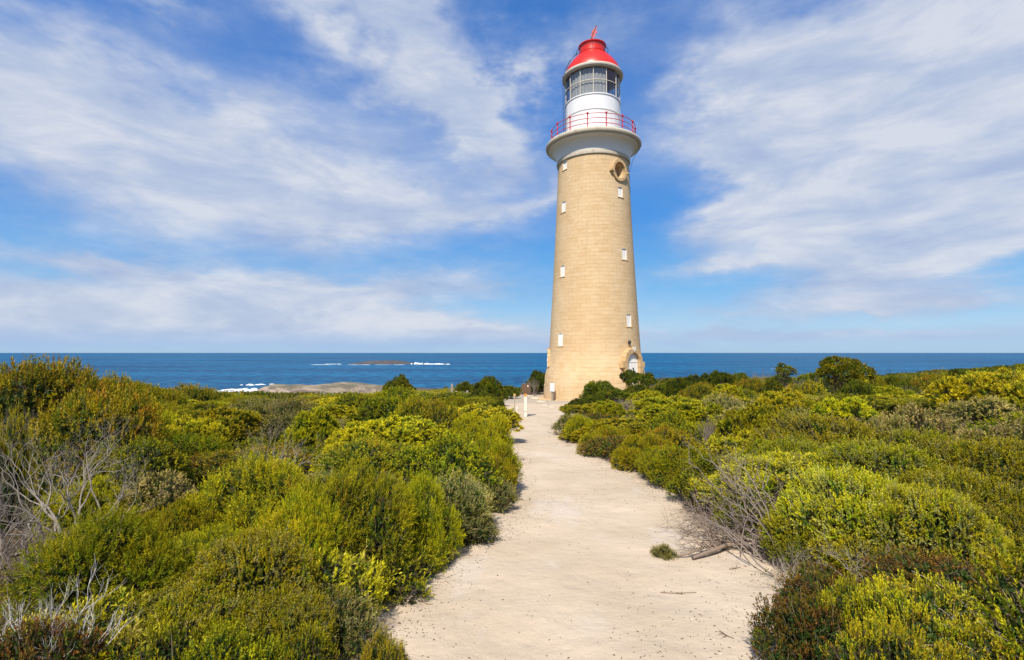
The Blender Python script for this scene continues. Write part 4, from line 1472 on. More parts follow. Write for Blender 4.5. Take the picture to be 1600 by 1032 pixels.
HAND = [
    # ---- left of the path
    ("bright", 160, 802, 3.0, 1.02, "bright green needle bush spreading below the grey dead shrub"),
    ("needle", 545, 735, 4.9, 1.30, "rounded olive needle bush, biggest mound left of the path"),
    ("needle", 400, 718, 5.3, 1.15, "brownish olive needle bush beside the biggest rounded mound"),
    ("knobby", 395, 835, 3.05, .85, "yellow-green knobbly bush right of the bright green needle bush"),
    ("yellowtip", 455, 800, 3.5, .60, "lemon-tipped small bush in front of the rounded olive mound"),
    ("smallleaf", 690, 682, 7.6, 1.60, "glossy dark green bush bulging towards the path"),
    ("mat", 745, 652, 11.5, 1.55, "smooth olive cushion on the path's left edge nearest the post"),
    ("mat", 757, 690, 8.9, 1.25, "low olive cushion overhanging the path below the dark bush"),
    ("greyleaf", 768, 748, 6.5, .62, "small grey-green bush poking onto the path's left edge"),
    ("greyleaf", 690, 775, 5.0, .95, "grey-green narrow-leaved bush between mound and path bend"),
    ("greyleaf", 745, 800, 5.0, .55, "low grey-green fringe where the path bends left"),
    ("blade", 600, 860, 3.75, .75, "upright-leaved olive bush fringing the sand below the mound"),
    ("blade", 510, 868, 3.3, .75, "straggly upright-leaved bush in dark shade of the mound"),
    ("blade", 655, 840, 4.2, .55, "small upright-leaved bush next to the bare sand corner"),
    ("needle", 645, 750, 5.5, 1.0, "olive needle bush at the right shoulder of the biggest mound"),
    ("greyleaf", 715, 742, 6.0, .9, "grey-green bush between the dark glossy bush and the path bend"),
    ("mat", 765, 712, 7.7, 1.0, "olive cushion on the path's left edge below the dark glossy bush"),
    ("bright", 480, 770, 4.5, .7, "fresh green needle bush in front of the biggest mound"),
    ("khaki", 250, 740, 5.9, .86, "khaki speckled bush right of the grey dead shrub"),
    ("deadgrey", 118, 632, 4.0, 1.35, "big leafless grey dead shrub with many forked branches"),
    ("deadpale", 5, 720, 3.8, .95, "tangled dead shrub cut by the left picture edge"),
    ("deadbrush", 45, 680, 7.0, 1.5, "dark bare brush behind the forks of the grey dead shrub"),
    ("deadbrush", 10, 805, 3.1, .8, "dark bare tangle at the left edge above the bleached branches"),
    ("deadbrush", 25, 632, 8.2, 1.4, "grey dead brush behind the big grey dead shrub"),
    ("deadpale", 425, 648, 6.9, 1.25, "fan of bare grey twigs among the green bushes"),
    ("rust", 75, 565, 9.5, 2.1, "tallest olive bush standing against the sea on the left"),
    ("rust", 165, 588, 10.5, 1.4, "bronze round bush beside the tallest left bush"),
    ("rust", 160, 612, 7.2, 1.7, "broad bronze-flecked bush behind the grey dead shrub"),
    ("yellowtip", 15, 650, 5.6, .45, "small lemon yellow sprig bush above the dead tangle"),
    ("smallleaf", 215, 690, 6.6, 1.0, "deep green bush just behind the khaki speckled bush"),
    ("rust", 290, 604, 17, 2.9, "flat-topped dark olive bush on the left skyline"),
    ("rosette", 345, 640, 10.8, 1.6, "wide yellow bush behind the bare twig fan"),
    ("rosette", 300, 655, 9.4, 1.2, "yellow-olive bush left of the bare twig fan"),
    ("rosette", 560, 662, 9.2, 1.35, "lumpy yellow rosette bush behind the rounded olive mound"),
    ("rosette", 490, 640, 10.5, 1.2, "tall yellow rosette bush right of the bare twig fan"),
    ("smallleaf", 620, 608, 15, 2.2, "broad olive dome left of the wire fence"),
    ("smallleaf", 560, 615, 17, 2.1, "olive dome below the rocky near island"),
    ("rust", 670, 625, 13, 1.8, "brown-tinged dome just left of the wire fence posts"),
    ("greyleaf", 455, 622, 13.5, 1.6, "silvery olive bush under the rocky near island"),
    ("greyleaf", 395, 628, 13.0, 1.2, "silvery bush above the wide yellow bush"),
    ("darkrosette", 763, 590, 27, 2.0, "round dark tree-like bush above the wire fence"),
    ("darkrosette", 727, 598, 28, 1.7, "small dark round bush left of the taller dark one"),
    ("darkrosette", 622, 589, 29, 2.3, "dark flat-topped tree standing alone over the olive dome"),
    ("darkrosette", 752, 612, 19.5, 1.55, "leafy green bush with bare stems left of the signpost"),
    ("darkrosette", 775, 622, 18.5, .75, "small green bush nearest the signpost on the left"),
    ("mat", 708, 622, 19, 1.6, "pale green low bush just behind the fence wire"),
    ("darkrosette", 795, 604, 36, 1.6, "dark low bush behind the signpost against the sea"),
    ("darkrosette", 846, 580, 43, 2.2, "dark scrubby tree touching the tower's left foot"),
    ("deadbrush", 832, 585, 41, 1.5, "reddish bare brush left of the tower foot"),
    ("deadwhite", 62, 895, 2.3, .80, "bleached white leafless branches in the lower left corner"),
    ("blade", 140, 962, 2.45, .70, "golden upright-leaved bush in the lower left corner"),
    ("blade", 270, 968, 2.45, .55, "golden upright-leaved bush right of the bleached branches"),
    ("knobby", 440, 925, 2.75, .60, "pale knobbly bush near the bottom beside the sand"),
    ("knobby", 300, 912, 2.75, .62, "tangled knobbly bush under the bright needle bush"),
    ("yellowtip", 470, 985, 2.5, .40, "bright yellow-green tuft at the bottom left of the path"),
    ("yellowtip", 600, 990, 2.62, .24, "tiny yellow-green seedling on the sand at the bottom"),
    ("greyleaf", 520, 930, 2.95, .50, "limp-leaved small bush at the lower path corner"),
    ("redbrown", 60, 985, 2.1, .55, "dark brown-green bush beneath the bleached branches"),
    ("smallleaf", 355, 985, 2.35, .5, "mid green low bush at the bottom beside golden blades"),
    # ---- right of the path
    ("darkrosette", 937, 597, 26, 2.2, "dark green dome bush in front of the tower base"),
    ("darkrosette", 908, 624, 22, 1.55, "dark green bush at the tower's foot beside the path end"),
    ("darkrosette", 888, 645, 19, .55, "little round dark bush at the path's far right edge"),
    ("darkrosette", 962, 606, 24, 1.9, "dark green bush between the tall dark dome and the door trees"),
    ("darkrosette", 1000, 602, 25, 2.1, "dark green bush in front of the tower's right foot"),
    ("darkrosette", 925, 618, 23, 1.5, "dark green bush low before the tall dark dome"),
    ("rosette", 950, 628, 20, 1.5, "olive-yellow bush between the dark domes and the path"),
    ("rosette", 1010, 612, 22, 2.0, "sunlit yellow bush right of the dark domes"),
    ("deadbrush", 1032, 582, 31, 2.3, "purple-grey bare brush right of the tower door"),
    ("deadbrush", 995, 640, 17, 1.5, "grey bare brush inside the bushes below the door"),
    ("darkrosette", 1080, 588, 29, 2.4, "dark green bush right of the purple-grey brush"),
    ("darkrosette", 1118, 582, 29, 2.3, "dark green bush on the skyline, second beyond the brush"),
    ("darkrosette", 1155, 585, 29, 2.2, "dark green bush on the skyline, third beyond the brush"),
    ("darkrosette", 1060, 592, 25, 1.6, "olive dark bush below the purple-grey brush"),
    ("rust", 1095, 600, 21, 1.9, "bronze bush in front of the dark skyline bushes"),
    ("rosette", 1135, 602, 19, 1.7, "yellow-green bush under the dark skyline bushes"),
    ("darkrosette", 1205, 598, 22, 1.5, "dark olive bush at the foot of the lollipop tree"),
    ("deadbrush", 1250, 584, 24, 1.3, "grey twiggy brush between the lollipop and windswept trees"),
    ("rust", 1255, 600, 19, 1.7, "bronze bush under the twiggy brush between two trees"),
    ("darkrosette", 1340, 596, 21, 1.6, "green bush at the foot of the windswept tree"),
    ("darkrosette", 1215, 587, 26, 2.0, "dark skyline bush directly behind the lollipop tree trunk"),
    ("darkrosette", 1268, 585, 25, 2.0, "dark skyline bush left behind the windswept tree"),
    ("darkrosette", 1398, 590, 25, 2.3, "dark skyline bush beyond the bright green bush"),
    ("rust", 1450, 586, 25, 2.6, "bronze skyline bush on the lower end of the ridge"),
    ("darkrosette", 1500, 582, 27, 2.4, "dark green skyline bush where the ridge begins to climb"),
    ("darkrosette", 1045, 594, 27, 1.9, "dark bush between the door trees and the purple-grey brush"),
    ("deadbrush", 1420, 598, 22, 1.6, "greyish brush bush right of the bright green skyline bush"),
    ("deadbrush", 1120, 640, 12.5, 1.2, "grey stems showing between the nearer billowing bushes"),
    ("deadbrush", 1480, 640, 11, 1.4, "grey bare stems behind the wide khaki bush"),
    ("deadbrush", 1192, 573, 27, 1.5, "brown bare brush left of the lollipop tree"),
    ("rust", 1170, 592, 24, 1.8, "bronze bush left of the lollipop tree"),
    ("smallleaf", 1365, 590, 24, 1.5, "bright green bush right of the windswept tree"),
    ("deadbrush", 1275, 578, 23, .9, "bare upright twigs left of the windswept tree"),
    ("rosette", 1180, 640, 11.5, 1.9, "big billowing yellow rosette bush, nearest of the billows"),
    ("rosette", 1230, 615, 14.5, 1.9, "billowing rosette bush below the lollipop tree"),
    ("rosette", 1320, 622, 12.5, 1.7, "billowing rosette bush below the windswept tree"),
    ("rosette", 1390, 606, 19, 2.0, "olive rosette bush under the bright green skyline bush"),
    ("smallleaf", 1055, 642, 14, 1.6, "deep green bush in a hollow right of the path end"),
    ("smallleaf", 1195, 690, 8.6, .9, "green bush in front of the nearest billowing bush"),
    ("greyleaf", 1130, 618, 18, 1.9, "silver-green bush in the middle of the right heath"),
    ("rust", 1040, 668, 12.0, 1.3, "bronze low bush between the path and the green hollow"),
    ("khaki", 1440, 640, 9.5, 2.0, "wide khaki speckled bush right of the billows"),
    ("khaki", 1530, 622, 11, 2.0, "khaki speckled bush near the right edge"),
    ("khaki", 1385, 655, 8.8, 1.1, "khaki bush between the billows and the wide khaki one"),
    ("mat", 905, 650, 15.8, 1.0, "olive mat at the narrowest part of the path"),
    ("mat", 950, 668, 12.3, 1.35, "olive mat along the path's right edge"),
    ("mat", 1010, 682, 10.2, 1.35, "long olive mat bush beside the curving right path edge"),
    ("mat", 1060, 700, 8.8, 1.3, "olive mat bush right of the curving path edge"),
    ("rust", 1060, 735, 7.2, .85, "bronze-olive bush where the path widens"),
    ("needle", 1035, 720, 8.0, .80, "small olive needle bush at the path's right bend"),
    ("smallleaf", 1110, 712, 7.7, 1.0, "shiny green bush behind the bronze-olive bush"),
    ("deadgrey", 1130, 722, 6.1, .9, "leafless grey dead shrub leaning over the sand on the right"),
    ("knobby", 1240, 712, 5.9, 1.7, "great yellow-green knobbly bush above the driftwood branch"),
    ("knobby", 1390, 698, 6.0, 1.8, "great knobbly bush right of the one above the driftwood"),
    ("knobby", 1540, 690, 5.9, 1.9, "great knobbly bush at the right edge of the picture"),
    ("knobby", 1260, 690, 8.0, 1.5, "knobbly bush behind the one above the driftwood"),
    ("knobby", 1450, 678, 8.2, 1.5, "knobbly bush in front of the wide khaki bush"),
    ("knobby", 1290, 780, 4.35, 1.0, "knobbly bush hanging low beside the sand on the right"),
    ("knobby", 1440, 762, 4.7, 1.2, "knobbly bush above the dark hollow on the right"),
    ("knobby", 1560, 790, 4.0, .9, "knobbly bush at the right edge above the dry grass"),
    ("knobby", 1180, 745, 5.7, 1.0, "knobbly bush at the left end of the great knobbly mass"),
    ("knobby", 1340, 742, 5.2, 1.3, "knobbly bush between the two great knobbly bushes"),
    ("knobby", 1480, 735, 5.4, 1.4, "knobbly bush left of the one at the right picture edge"),
    ("knobby", 1250, 812, 4.7, .60, "knobbly bush directly above the driftwood's thick end"),
    ("knobby", 1350, 830, 3.9, .8, "small knobbly bush hanging over the dark hollow"),
    ("knobby", 1500, 815, 3.9, .9, "knobbly bush over the hollow near the dry grass"),
    ("knobby", 1125, 722, 6.7, 1.0, "knobbly bush behind the sweeping bare stems, nearest the path"),
    ("smallleaf", 1092, 742, 6.9, .75, "green small-leaved bush between bronze-olive bush and bare stems"),
    ("knobby", 1165, 775, 5.3, .75, "knobbly bush sheltering the base of the sweeping bare stems"),
    ("deadpale", 1370, 838, 3.5, .9, "tangle of pale dead twigs under the knobbly bushes"),
    ("deadpale", 1500, 855, 3.3, .9, "pale dead twigs in the hollow near the right edge"),
    ("deadpale", 1235, 842, 3.8, .75, "pale dead twigs at the foot of the sandy bank"),
    ("deadbrush", 1165, 700, 7.4, 1.3, "fan of bare grey stems between green bushes right of the path"),
    ("redbrown", 1300, 900, 3.1, .7, "dark rusty bush behind the golden-tipped bush"),
    ("redbrown", 1265, 945, 2.72, .62, "dark red-brown leafy bush spilling onto the sand bottom right"),
    ("redbrown", 1445, 870, 3.2, .8, "rusty undergrowth bush in the hollow on the right"),
    ("yellowtip", 1330, 912, 2.75, .42, "golden-tipped bush standing up at the bottom right"),
    ("yellowtip", 1440, 912, 2.55, .62, "tallest golden-tipped bush at the bottom right"),
    ("yellowtip", 1390, 975, 2.3, .55, "golden-tipped bush cut by the bottom edge"),
    ("yellowtip", 1530, 985, 2.3, .50, "golden-tipped bush beside the dry grass"),
    ("greyleaf", 1037, 850, 4.50, .27, "tiny lone green tuft on the sand left of the driftwood"),
]
SKYL = [(-400, 600), (0, 578), (75, 565), (115, 590), (165, 586), (215, 605), (330, 603), (350, 612), (450, 618), (590, 608), (700, 606), (800, 612), (905, 600),
        (1000, 600), (1040, 584), (1100, 586), (1160, 584), (1190, 584), (1300, 583), (1370, 587), (1400, 595), (1450, 588), (1510, 580), (1560, 575), (1600, 570), (2000, 565)]


for i_, (kd, u, vt, Y, wd_, lab) in enumerate(HAND):
    if 4.4 < Y < 22 and lab.find("skyline") < 0:
        for f in (.80, .86, .92):
            q_ = at(u, vt, Y * f)
            if path_dist(q_.x, Y * f) > wd_ * f * .40 and q_.z - float(gz(q_.x, Y * f)) > .3:
                HAND[i_] = (kd, u, vt, Y * f, wd_ * f * 1.06, lab)
                break


def build_hand():
    for (kd, u, vt, Y, wd_, lab) in HAND:
        rz = 0.3 if kd == "deadwhite" else None
        put(kd, u, vt, Y, wd_, lab, rz=rz)


build_hand()

# trees against the sea: real trunks with limbs and a windswept crown
def small_tree(u, vt, Y, cw, ch, trunk, lean, label, pal, dens=1.0, seed=1, dead=0.0):
    rs = np.random.RandomState(seed)
    p_ = at(u, vt, Y)
    zg = float(gz(p_.x, Y))
    Ht = p_.z - zg
    root = empty("coastal_tree", (p_.x, Y, zg - .03), 0)
    tag(root, label, "tree")
    cx, cy_ = lean * Ht, 0
    R = cw / 2
    base, axis, cid, n, C, A = crown(rs, R, ch, 8, R * .46, int(100 * dens), R * .19, 18, .3, 0.05, skirt=-9, sp=1.25, dome=.35, main=.6)
    col = palette(rs, cid, n, pal)
    V, Fq, Cc = sprigs(rs, base, axis, .10 * R, 11, .12 * R, .045 * R, 1.2, .4, col, tip=OLV, tipf=.3)
    V += np.array([cx, cy_, Ht - ch * .93])
    fme = npmesh("crown", V, Fq, Cc)
    link("crown", fme, M_LEAF, root)
    paths = []
    top = np.array([cx, 0, Ht - ch * .9])
    for k in range(trunk):
        a = rs.uniform(0, 6.28)
        st = np.array([.06 * cos(a), .06 * sin(a), -.05])
        tg = top + np.array([rs.uniform(-.3, .3) * R, rs.uniform(-.3, .3) * R, 0])
        pts = [st + (tg - st) * t + np.array([rs.normal(0, .03), rs.normal(0, .03), 0]) * (t > 0) for t in np.linspace(0, 1, 6)]
        paths.append((np.array(pts), np.linspace(.05, .028, 6)))
        for j in range(5):
            branchy(rs, tg.copy(), unit(rs.normal(size=3) * .8 + [0, 0, .9]), ch * .4, .02, 2, paths, .6, .1, .2, (2, 3))
    if dead:
        for j in range(int(dead)):
            branchy(rs, top * rs.uniform(.3, 1), unit(rs.normal(size=3) * .5 + [-.6, 0, .5]), ch * .5, .014, 3, paths, .5, .1, .2, (2, 3))
    tv, tf = tube_arrays(paths, 5)
    link("trunk", npmesh("trunk", tv, tf, smooth=True), M_TWIG, root)
    PLACED.append([p_.x, Y, R * .5, "tree", root, True])


DP = [(MID, 3), (DRK, 3), (OLV, 2)]
small_tree(1226, 570, 24, .74, .60, 2, 0.0, "lollipop tree with round crown on thin bare trunk against the sea", [(OLV, 3), (BRO, 1.5), (MID, 1.4)], .55, 41, 9)
small_tree(1310, 568, 21.5, 1.7, 1.0, 3, .10, "windswept tree with domed green crown and bare brown left side", [(OLV, 3), (MID, 2.5), (YGR, 1)], 1.2, 42, 26)
small_tree(986, 577, 27, 1.0, .95, 2, -.02, "dark small tree with bare trunk standing before the tower door", DP, .8, 43, 3)
small_tree(1010, 583, 28, .95, .85, 2, .0, "dark small tree just right of the one before the door", DP, .7, 44, 4)

# ---- the rest of the heath, filled in behind and between
def sky_z(x, y):
    u = 800 + F * x / y
    v = np.interp(u, [a for a, _ in SKYL], [b for _, b in SKYL])
    return at(800, v, y).z


WTS = {
    ("L", 0): {"blade": 2, "knobby": 2, "needle": 2, "smallleaf": 1.5, "redbrown": 1, "greyleaf": 1, "deadpale": .8},
    ("L", 1): {"needle": 4, "bright": .8, "smallleaf": 2, "rosette": 1.2, "khaki": 1, "rust": 1.4, "greyleaf": 1, "deadpale": .5, "knobby": 1},
    ("L", 2): {"rosette": 2.4, "rust": 2.4, "smallleaf": 2.2, "needle": 1.6, "greyleaf": 1.2, "mat": 1.5, "deadbrush": .5, "khaki": .5},
    ("L", 3): {"rust": 2.5, "smallleaf": 2.5, "darkrosette": 1.2, "mat": 1.5, "deadbrush": .5},
    ("R", 0): {"redbrown": 2, "yellowtip": 2, "knobby": 2, "blade": 1, "deadpale": 1},
    ("R", 1): {"knobby": 5, "deadpale": .9, "khaki": .8, "smallleaf": 1, "needle": .8},
    ("R", 2): {"rosette": 4, "khaki": 2, "mat": 1.4, "knobby": 1.2, "smallleaf": 1.2, "deadbrush": .7, "greyleaf": 1},
    ("R", 3): {"rosette": 3, "darkrosette": 2, "rust": 2.4, "mat": 1.2, "deadbrush": .6, "smallleaf": 1},
}
CLEAR = [(-30, 235, 4.2, 815), (340, 500, 8.3, 700), (190, 320, 5.9, 790), (1060, 1240, 5.0, 850), (430, 700, 4.9, 830), (1180, 1700, 3.6, 860)]
HEROES = []
for (kd, u, vt, Y, wd_, lab) in HAND:
    if Y < 26:
        hp_ = (at(u, vt, Y).z - float(gz(at(u, vt, Y).x, Y))) * F / Y
        HEROES.append((u, vt, Y, wd_, min(hp_, 140)))
y = 2.0
while y < 46:
    s = .66 + .100 * y
    for side in (-1, 1):
        lim = 1.03 * y + .9
        if side < 0:
            x = float(path_l(y)) - s * .52
        else:
            x = float(path_r(y)) + s * .50
        while abs(x) < lim:
            xx = x + RNG.uniform(-.22, .22) * s
            yy_ = y + RNG.uniform(-.3, .3) * s
            x += side * s * RNG.uniform(.8, 1.1)
            pd = float(path_dist(xx, yy_))
            if pd < s * .52:
                continue
            if xx * xx + yy_ * yy_ < 2.3 ** 2:
                continue
            sl = 1.0 if y > 6 else 1.0
            if any((xx - q[0]) ** 2 + (yy_ - q[1]) ** 2 < (.62 * (q[2] + s * .45)) ** 2 for q in PLACED):
                continue
            # keep a clear view of hand-set bushes: do not stand right in front of them
            band = 0 if yy_ < 3.4 else 1 if yy_ < 8 else 2 if yy_ < 20 else 3
            W_ = WTS[("L" if side < 0 else "R", band)]
            kd = RNG.choice(list(W_), p=np.array(list(W_.values())) / sum(W_.values()))
            zg = float(gz(xx, yy_))
            h = (.52 + .068 * min(yy_, 13)) * RNG.uniform(.60, 1.45)
            if yy_ < 3.6:
                h *= .8
            if pd < s:
                h *= .80
            wd_ = s * RNG.uniform(1.15, 1.5)
            zt = min(zg + h, float(sky_z(xx, yy_)) - .01 * yy_ - .02)
            # right-hand near bank: photo shows the canopy dropping to the path
            u_ = 800 + F * xx / yy_
            for (uh, vh, Yh, wh, hp_) in HEROES:
                if Yh > yy_ + .35 and abs(u_ - uh) < .42 * wh * F / Yh + .35 * s * F / yy_:
                    zt = min(zt, at(800, vh + .42 * hp_, yy_).z)
            zt = max(zt, zg + .24)
            for (ua, ub, ym, vmin) in CLEAR:
                if ua < u_ < ub and yy_ < ym:
                    zt = max(min(zt, at(800, vmin, yy_).z), zg + .22)
            if zt - zg < .15:
                continue
            r_ = shrub_at(kd, xx, yy_, zt, wd_)
    y += s * .72

for _ in range(2600):
    yy_ = 2.4 + 13 * RNG.rand() ** 1.3
    xx = RNG.uniform(-1.03, 1.03) * yy_
    s = (.40 + .05 * yy_)
    if float(path_dist(xx, yy_)) < .28 or xx * xx + yy_ * yy_ < 2.3 ** 2:
        continue
    if any((xx - q[0]) ** 2 + (yy_ - q[1]) ** 2 < (.80 * q[2] + s * .30) ** 2 for q in PLACED):
        continue
    kd = RNG.choice(["mat", "smallleaf", "greyleaf", "needle", "redbrown", "khaki"])
    shrub_at(kd, xx, yy_, float(gz(xx, yy_)) + RNG.uniform(.20, .34) + .01 * yy_, s * RNG.uniform(1.0, 1.4))
ORD = ["nearest", "second", "third", "fourth", "fifth", "sixth", "seventh", "eighth", "ninth", "tenth", "eleventh", "twelfth", "thirteenth", "fourteenth", "fifteenth", "sixteenth", "seventeenth", "eighteenth", "nineteenth", "twentieth"]
groups = {}
for q in PLACED:
    x_, y_, r_, kd, root, done = q
    if kd == "tree":
        continue
    side = "left" if x_ < (path_l(y_) + path_r(y_)) / 2 else "right"
    b_ = 0 if y_ < 3 else 1 if y_ < 5 else 2 if y_ < 8 else 3 if y_ < 12 else 4 if y_ < 18 else 5 if y_ < 26 else 6 if y_ < 35 else 7
    root["group"] = {"left": "heath shrubs on the left of the path", "right": "heath shrubs on the right of the path"}[side]
    if not done:
        groups.setdefault((side, b_, kd), []).append(q)
BND = ["in the closest row", "in the front row", "in the second row", "in the third row", "in the middle heath", "in the farther heath", "level with the lighthouse", "beyond the lighthouse"]
for (side, b_, kd), qs in groups.items():
    qs.sort(key=lambda q: abs(q[0] - (path_l(q[1]) + path_r(q[1])) / 2))
    for k, q in enumerate(qs):
        look = LOOK[kd][2]
        q[4]["label"] = f"{look} {BND[b_]} {side}, {ORD[min(k, 19)]} from the path"
print("shrubs", len(PLACED))

# ---- scrub too far off to count: ridge on the right and the slope to the sea
def stuff_scrub():
    rs = np.random.RandomState(9)
    parts = []
    for _ in range(2600):
        yy_ = 44 + 82 * rs.rand() ** 1.3
        xx = rs.uniform(-yy_ * 1.05, yy_ * 1.08)
        if xx < 8 and yy_ > 70:
            continue
        if np.hypot(xx - TX, yy_ - TY) < 8:
            continue
        zg = float(gz(xx, yy_))
        R = rs.uniform(.8, 2.0)
        hh_ = R * rs.uniform(.35, .6)
        top = float(sky_z(xx, yy_))
        if zg + hh_ > top:
            hh_ = max(.25, min(hh_, top - zg))
        n = 60
        d = unit(rs.normal(size=(n, 3)) + [0, 0, .5])
        d[:, 2] = np.abs(d[:, 2])
        b0 = np.array([xx, yy_, zg]) + d * [R, R, hh_]
        ax = unit(d + rs.normal(0, .3, (n, 3)) + [0, 0, .3])
        pal = [(OLV, 3), (MID, 2.2), (RUS, .8), (YGR, .3), (DRK, 1)]
        col = palette(rs, np.zeros(n, int), 1, pal, .5)
        parts.append(sprigs(rs, b0, ax, .14, 7, .20, .09, 1.1, .4, col))
    V, Fq, C = merge(parts)
    o = link("distant_scrub", npmesh("distant_scrub", V, Fq, C), M_LEAF)
    tag(o, "far olive scrub covering the ridge and cliff top", None, None, "stuff")


stuff_scrub()


def undergrowth():
    rs = np.random.RandomState(19)
    parts, tv, tf, off = [], [], [], 0
    n = 0
    P_ = []
    while len(P_) < 1500:
        yy_ = 1.6 + rs.rand() ** 1.6 * 26
        xx = rs.uniform(-1.05 * yy_ - 1, 1.05 * yy_ + 1)
        pd = float(path_dist(xx, yy_))
        if pd < .10 or (pd < .3 and rs.rand() < .5):
            continue
        P_.append((xx, yy_, pd))
    for (xx, yy_, pd) in P_:
        zg = float(gz(xx, yy_))
        R = rs.uniform(.12, .26) * (1 + yy_ * .05)
        k = 9
        b0 = np.array([xx, yy_, zg]) + np.concatenate([rs.normal(0, R * .6, (k, 2)), np.zeros((k, 1))], 1)
        b0[:, 2] = gz(b0[:, 0], b0[:, 1])
        ax = unit(rs.normal(0, .6, (k, 3)) + [0, 0, .9])
        pal = [(OLV, 2), (BRO, 2.0), (MID, 2), (KHA, 1), (RUS, .6)]
        col = palette(rs, np.zeros(k, int), 1, pal, .6)
        sc = 1 + yy_ * .03
        parts.append(sprigs(rs, b0, ax, .13 * sc * min(1, .5 + pd), 11, .022 * sc, .009 * sc, .9, .4, col))
        kt = 14
        Cc = np.array([[xx, yy_, zg + .02]])
        dd = unit(rs.normal(size=(kt, 3)) * [1, 1, .35] + [0, 0, .15])
        st = Cc + rs.normal(0, R * .6, (kt, 3)) * [1, 1, 0]
        st[:, 2] = gz(st[:, 0], st[:, 1]) + rs.uniform(.0, .05, kt)
        sd = unit(np.cross(dd, rs.normal(size=(kt, 3)))) * .0022 * sc
        l = rs.uniform(.08, .28, (kt, 1)) * sc
        bnd = rs.normal(0, .03, (kt, 3))
        Vt = np.stack([st - sd, st + sd, st + dd * l * .5 + bnd + sd, st + dd * l * .5 + bnd - sd, st + dd * l + sd * .4, st + dd * l - sd * .4], 1).reshape(-1, 3)
        i = off + np.arange(kt)[:, None] * 6
        tv.append(Vt)
        tf.append(np.concatenate([i + np.array([[0, 1, 2, 3]]), i + np.array([[3, 2, 4, 5]])]))
        off += kt * 6
    V, Fq, C = merge(parts)
    tag(link("undergrowth", npmesh("undergrowth", V, Fq, C), M_LEAF), "low leafy growth filling gaps between the shrubs", None, None, "stuff")
    tag(link("dead_twigs", npmesh("dead_twigs", np.concatenate(tv), np.concatenate(tf)), M_TWIG), "dry fallen twigs under the shrubs", None, None, "stuff")


undergrowth()


def litter():
    rs = np.random.RandomState(29)
    spots = []
    while len(spots) < 7600:
        yy_ = 2.2 + rs.rand() ** 1.8 * 20
        xl, xr_ = float(path_l(yy_)), float(path_r(yy_))
        if rs.rand() < .55:
            e = rs.choice([0, 1])
            dd = abs(rs.normal(0, .16))
            xx = xl + dd - .08 if e == 0 else xr_ - dd + .08
        else:
            xx = rs.uniform(xl, xr_)
            if fbm(xx, yy_, 4, 3, 1.8) < .15 and rs.rand() < .8:
                continue
        spots.append((xx, yy_))
    P_ = np.array(spots)
    Z = path_z(P_[:, 0], P_[:, 1])
    n = len(P_)

    def flakes(idx, lo, hi, wf, mt, name, label):
        k = len(idx)
        a = rs.uniform(0, 6.28, k)
        l = rs.uniform(lo, hi, k) ** 1
        d = np.stack([np.cos(a), np.sin(a), rs.normal(0, .15, k)], 1) * l[:, None]
        s = np.stack([-np.sin(a), np.cos(a), rs.normal(0, .3, k)], 1) * (l * wf * rs.uniform(.5, 1.5, k))[:, None]
        c = np.stack([P_[idx, 0], P_[idx, 1], Z[idx] + .003], 1)
        up = np.zeros((k, 3))
        up[:, 2] = l * .12
        V = np.stack([c - d, c + s + up, c + d, c - s + up], 1).reshape(-1, 3)
        # give each flake a body
        low = V.copy()
        low[:, 2] -= .002
        nV = len(V)
        q = np.arange(nV).reshape(-1, 4)
        Fq = [q, q[:, ::-1] + nV]
        for i in range(4):
            j = (i + 1) % 4
            Fq.append(np.stack([q[:, i], q[:, i] + nV, q[:, j] + nV, q[:, j]], 1))
        tag(link(name, npmesh(name, np.concatenate([V, low]), np.concatenate(Fq)), mt), label, None, None, "stuff")
    ids = rs.permutation(n)
    flakes(ids[:6600], .0025, .0095, .26, M_LITTER, "leaf_litter", "dark fallen leaves and bits scattered over the sand")
    flakes(ids[6600:], .003, .007, .9, M_SHELL, "shell_grit", "pale shell and stone grit on the sand")


litter()

# driftwood branch lying on the sand and sticks
def ground_paths(pts2, r0, r1, lift=.02, arch=0.0):
    pts = []
    for i, (u, v) in enumerate(pts2):
        x_, y_ = gpoint(u, v)
        t_ = i / (len(pts2) - 1)
        pts.append((x_, y_, float(path_z(x_, y_)) + r0 + lift * 0 + arch * sin(PI * t_)))
    k = 4 * len(pts)
    tt = np.linspace(0, len(pts) - 1, k)
    A_ = np.array(pts)
    P2 = np.stack([np.interp(tt, range(len(pts)), A_[:, c]) for c in range(3)], 1)
    for _ in range(2):
        P2[1:-1] = (P2[:-2] + P2[2:] + 2 * P2[1:-1]) / 4
    return P2, np.linspace(r0, r1, k)


rs = np.random.RandomState(55)
main = ground_paths([(1190, 866), (1165, 862), (1140, 861), (1120, 871), (1100, 879), (1082, 883)], .020, .014, arch=.03)
pathsD = [main]
pathsD.append(ground_paths([(1140, 861), (1110, 864), (1095, 873), (1075, 880), (1060, 878)], .013, .009, arch=.04))
pathsD.append(ground_paths([(1165, 862), (1125, 848), (1100, 842)], .011, .006, arch=.06))
for i in range(22):
    P0 = main[0][rs.randint(2, 18)]
    branchy(rs, P0.copy(), unit(np.array([rs.uniform(-1, -.2), rs.uniform(-.2, 1), rs.uniform(.1, .7)])), .20, .006, 2, pathsD, .6, -.05, .2, (1, 3), .7, zmin=float(gz(P0[0], P0[1])) + .02)
V, Fq = tube_arrays(pathsD, 7)
db = link("driftwood_branch", npmesh("driftwood_branch", V, Fq, smooth=True), M_DRIFT)
tag(db, "fallen forked grey-brown branch lying on the sand right of the path", "branch")

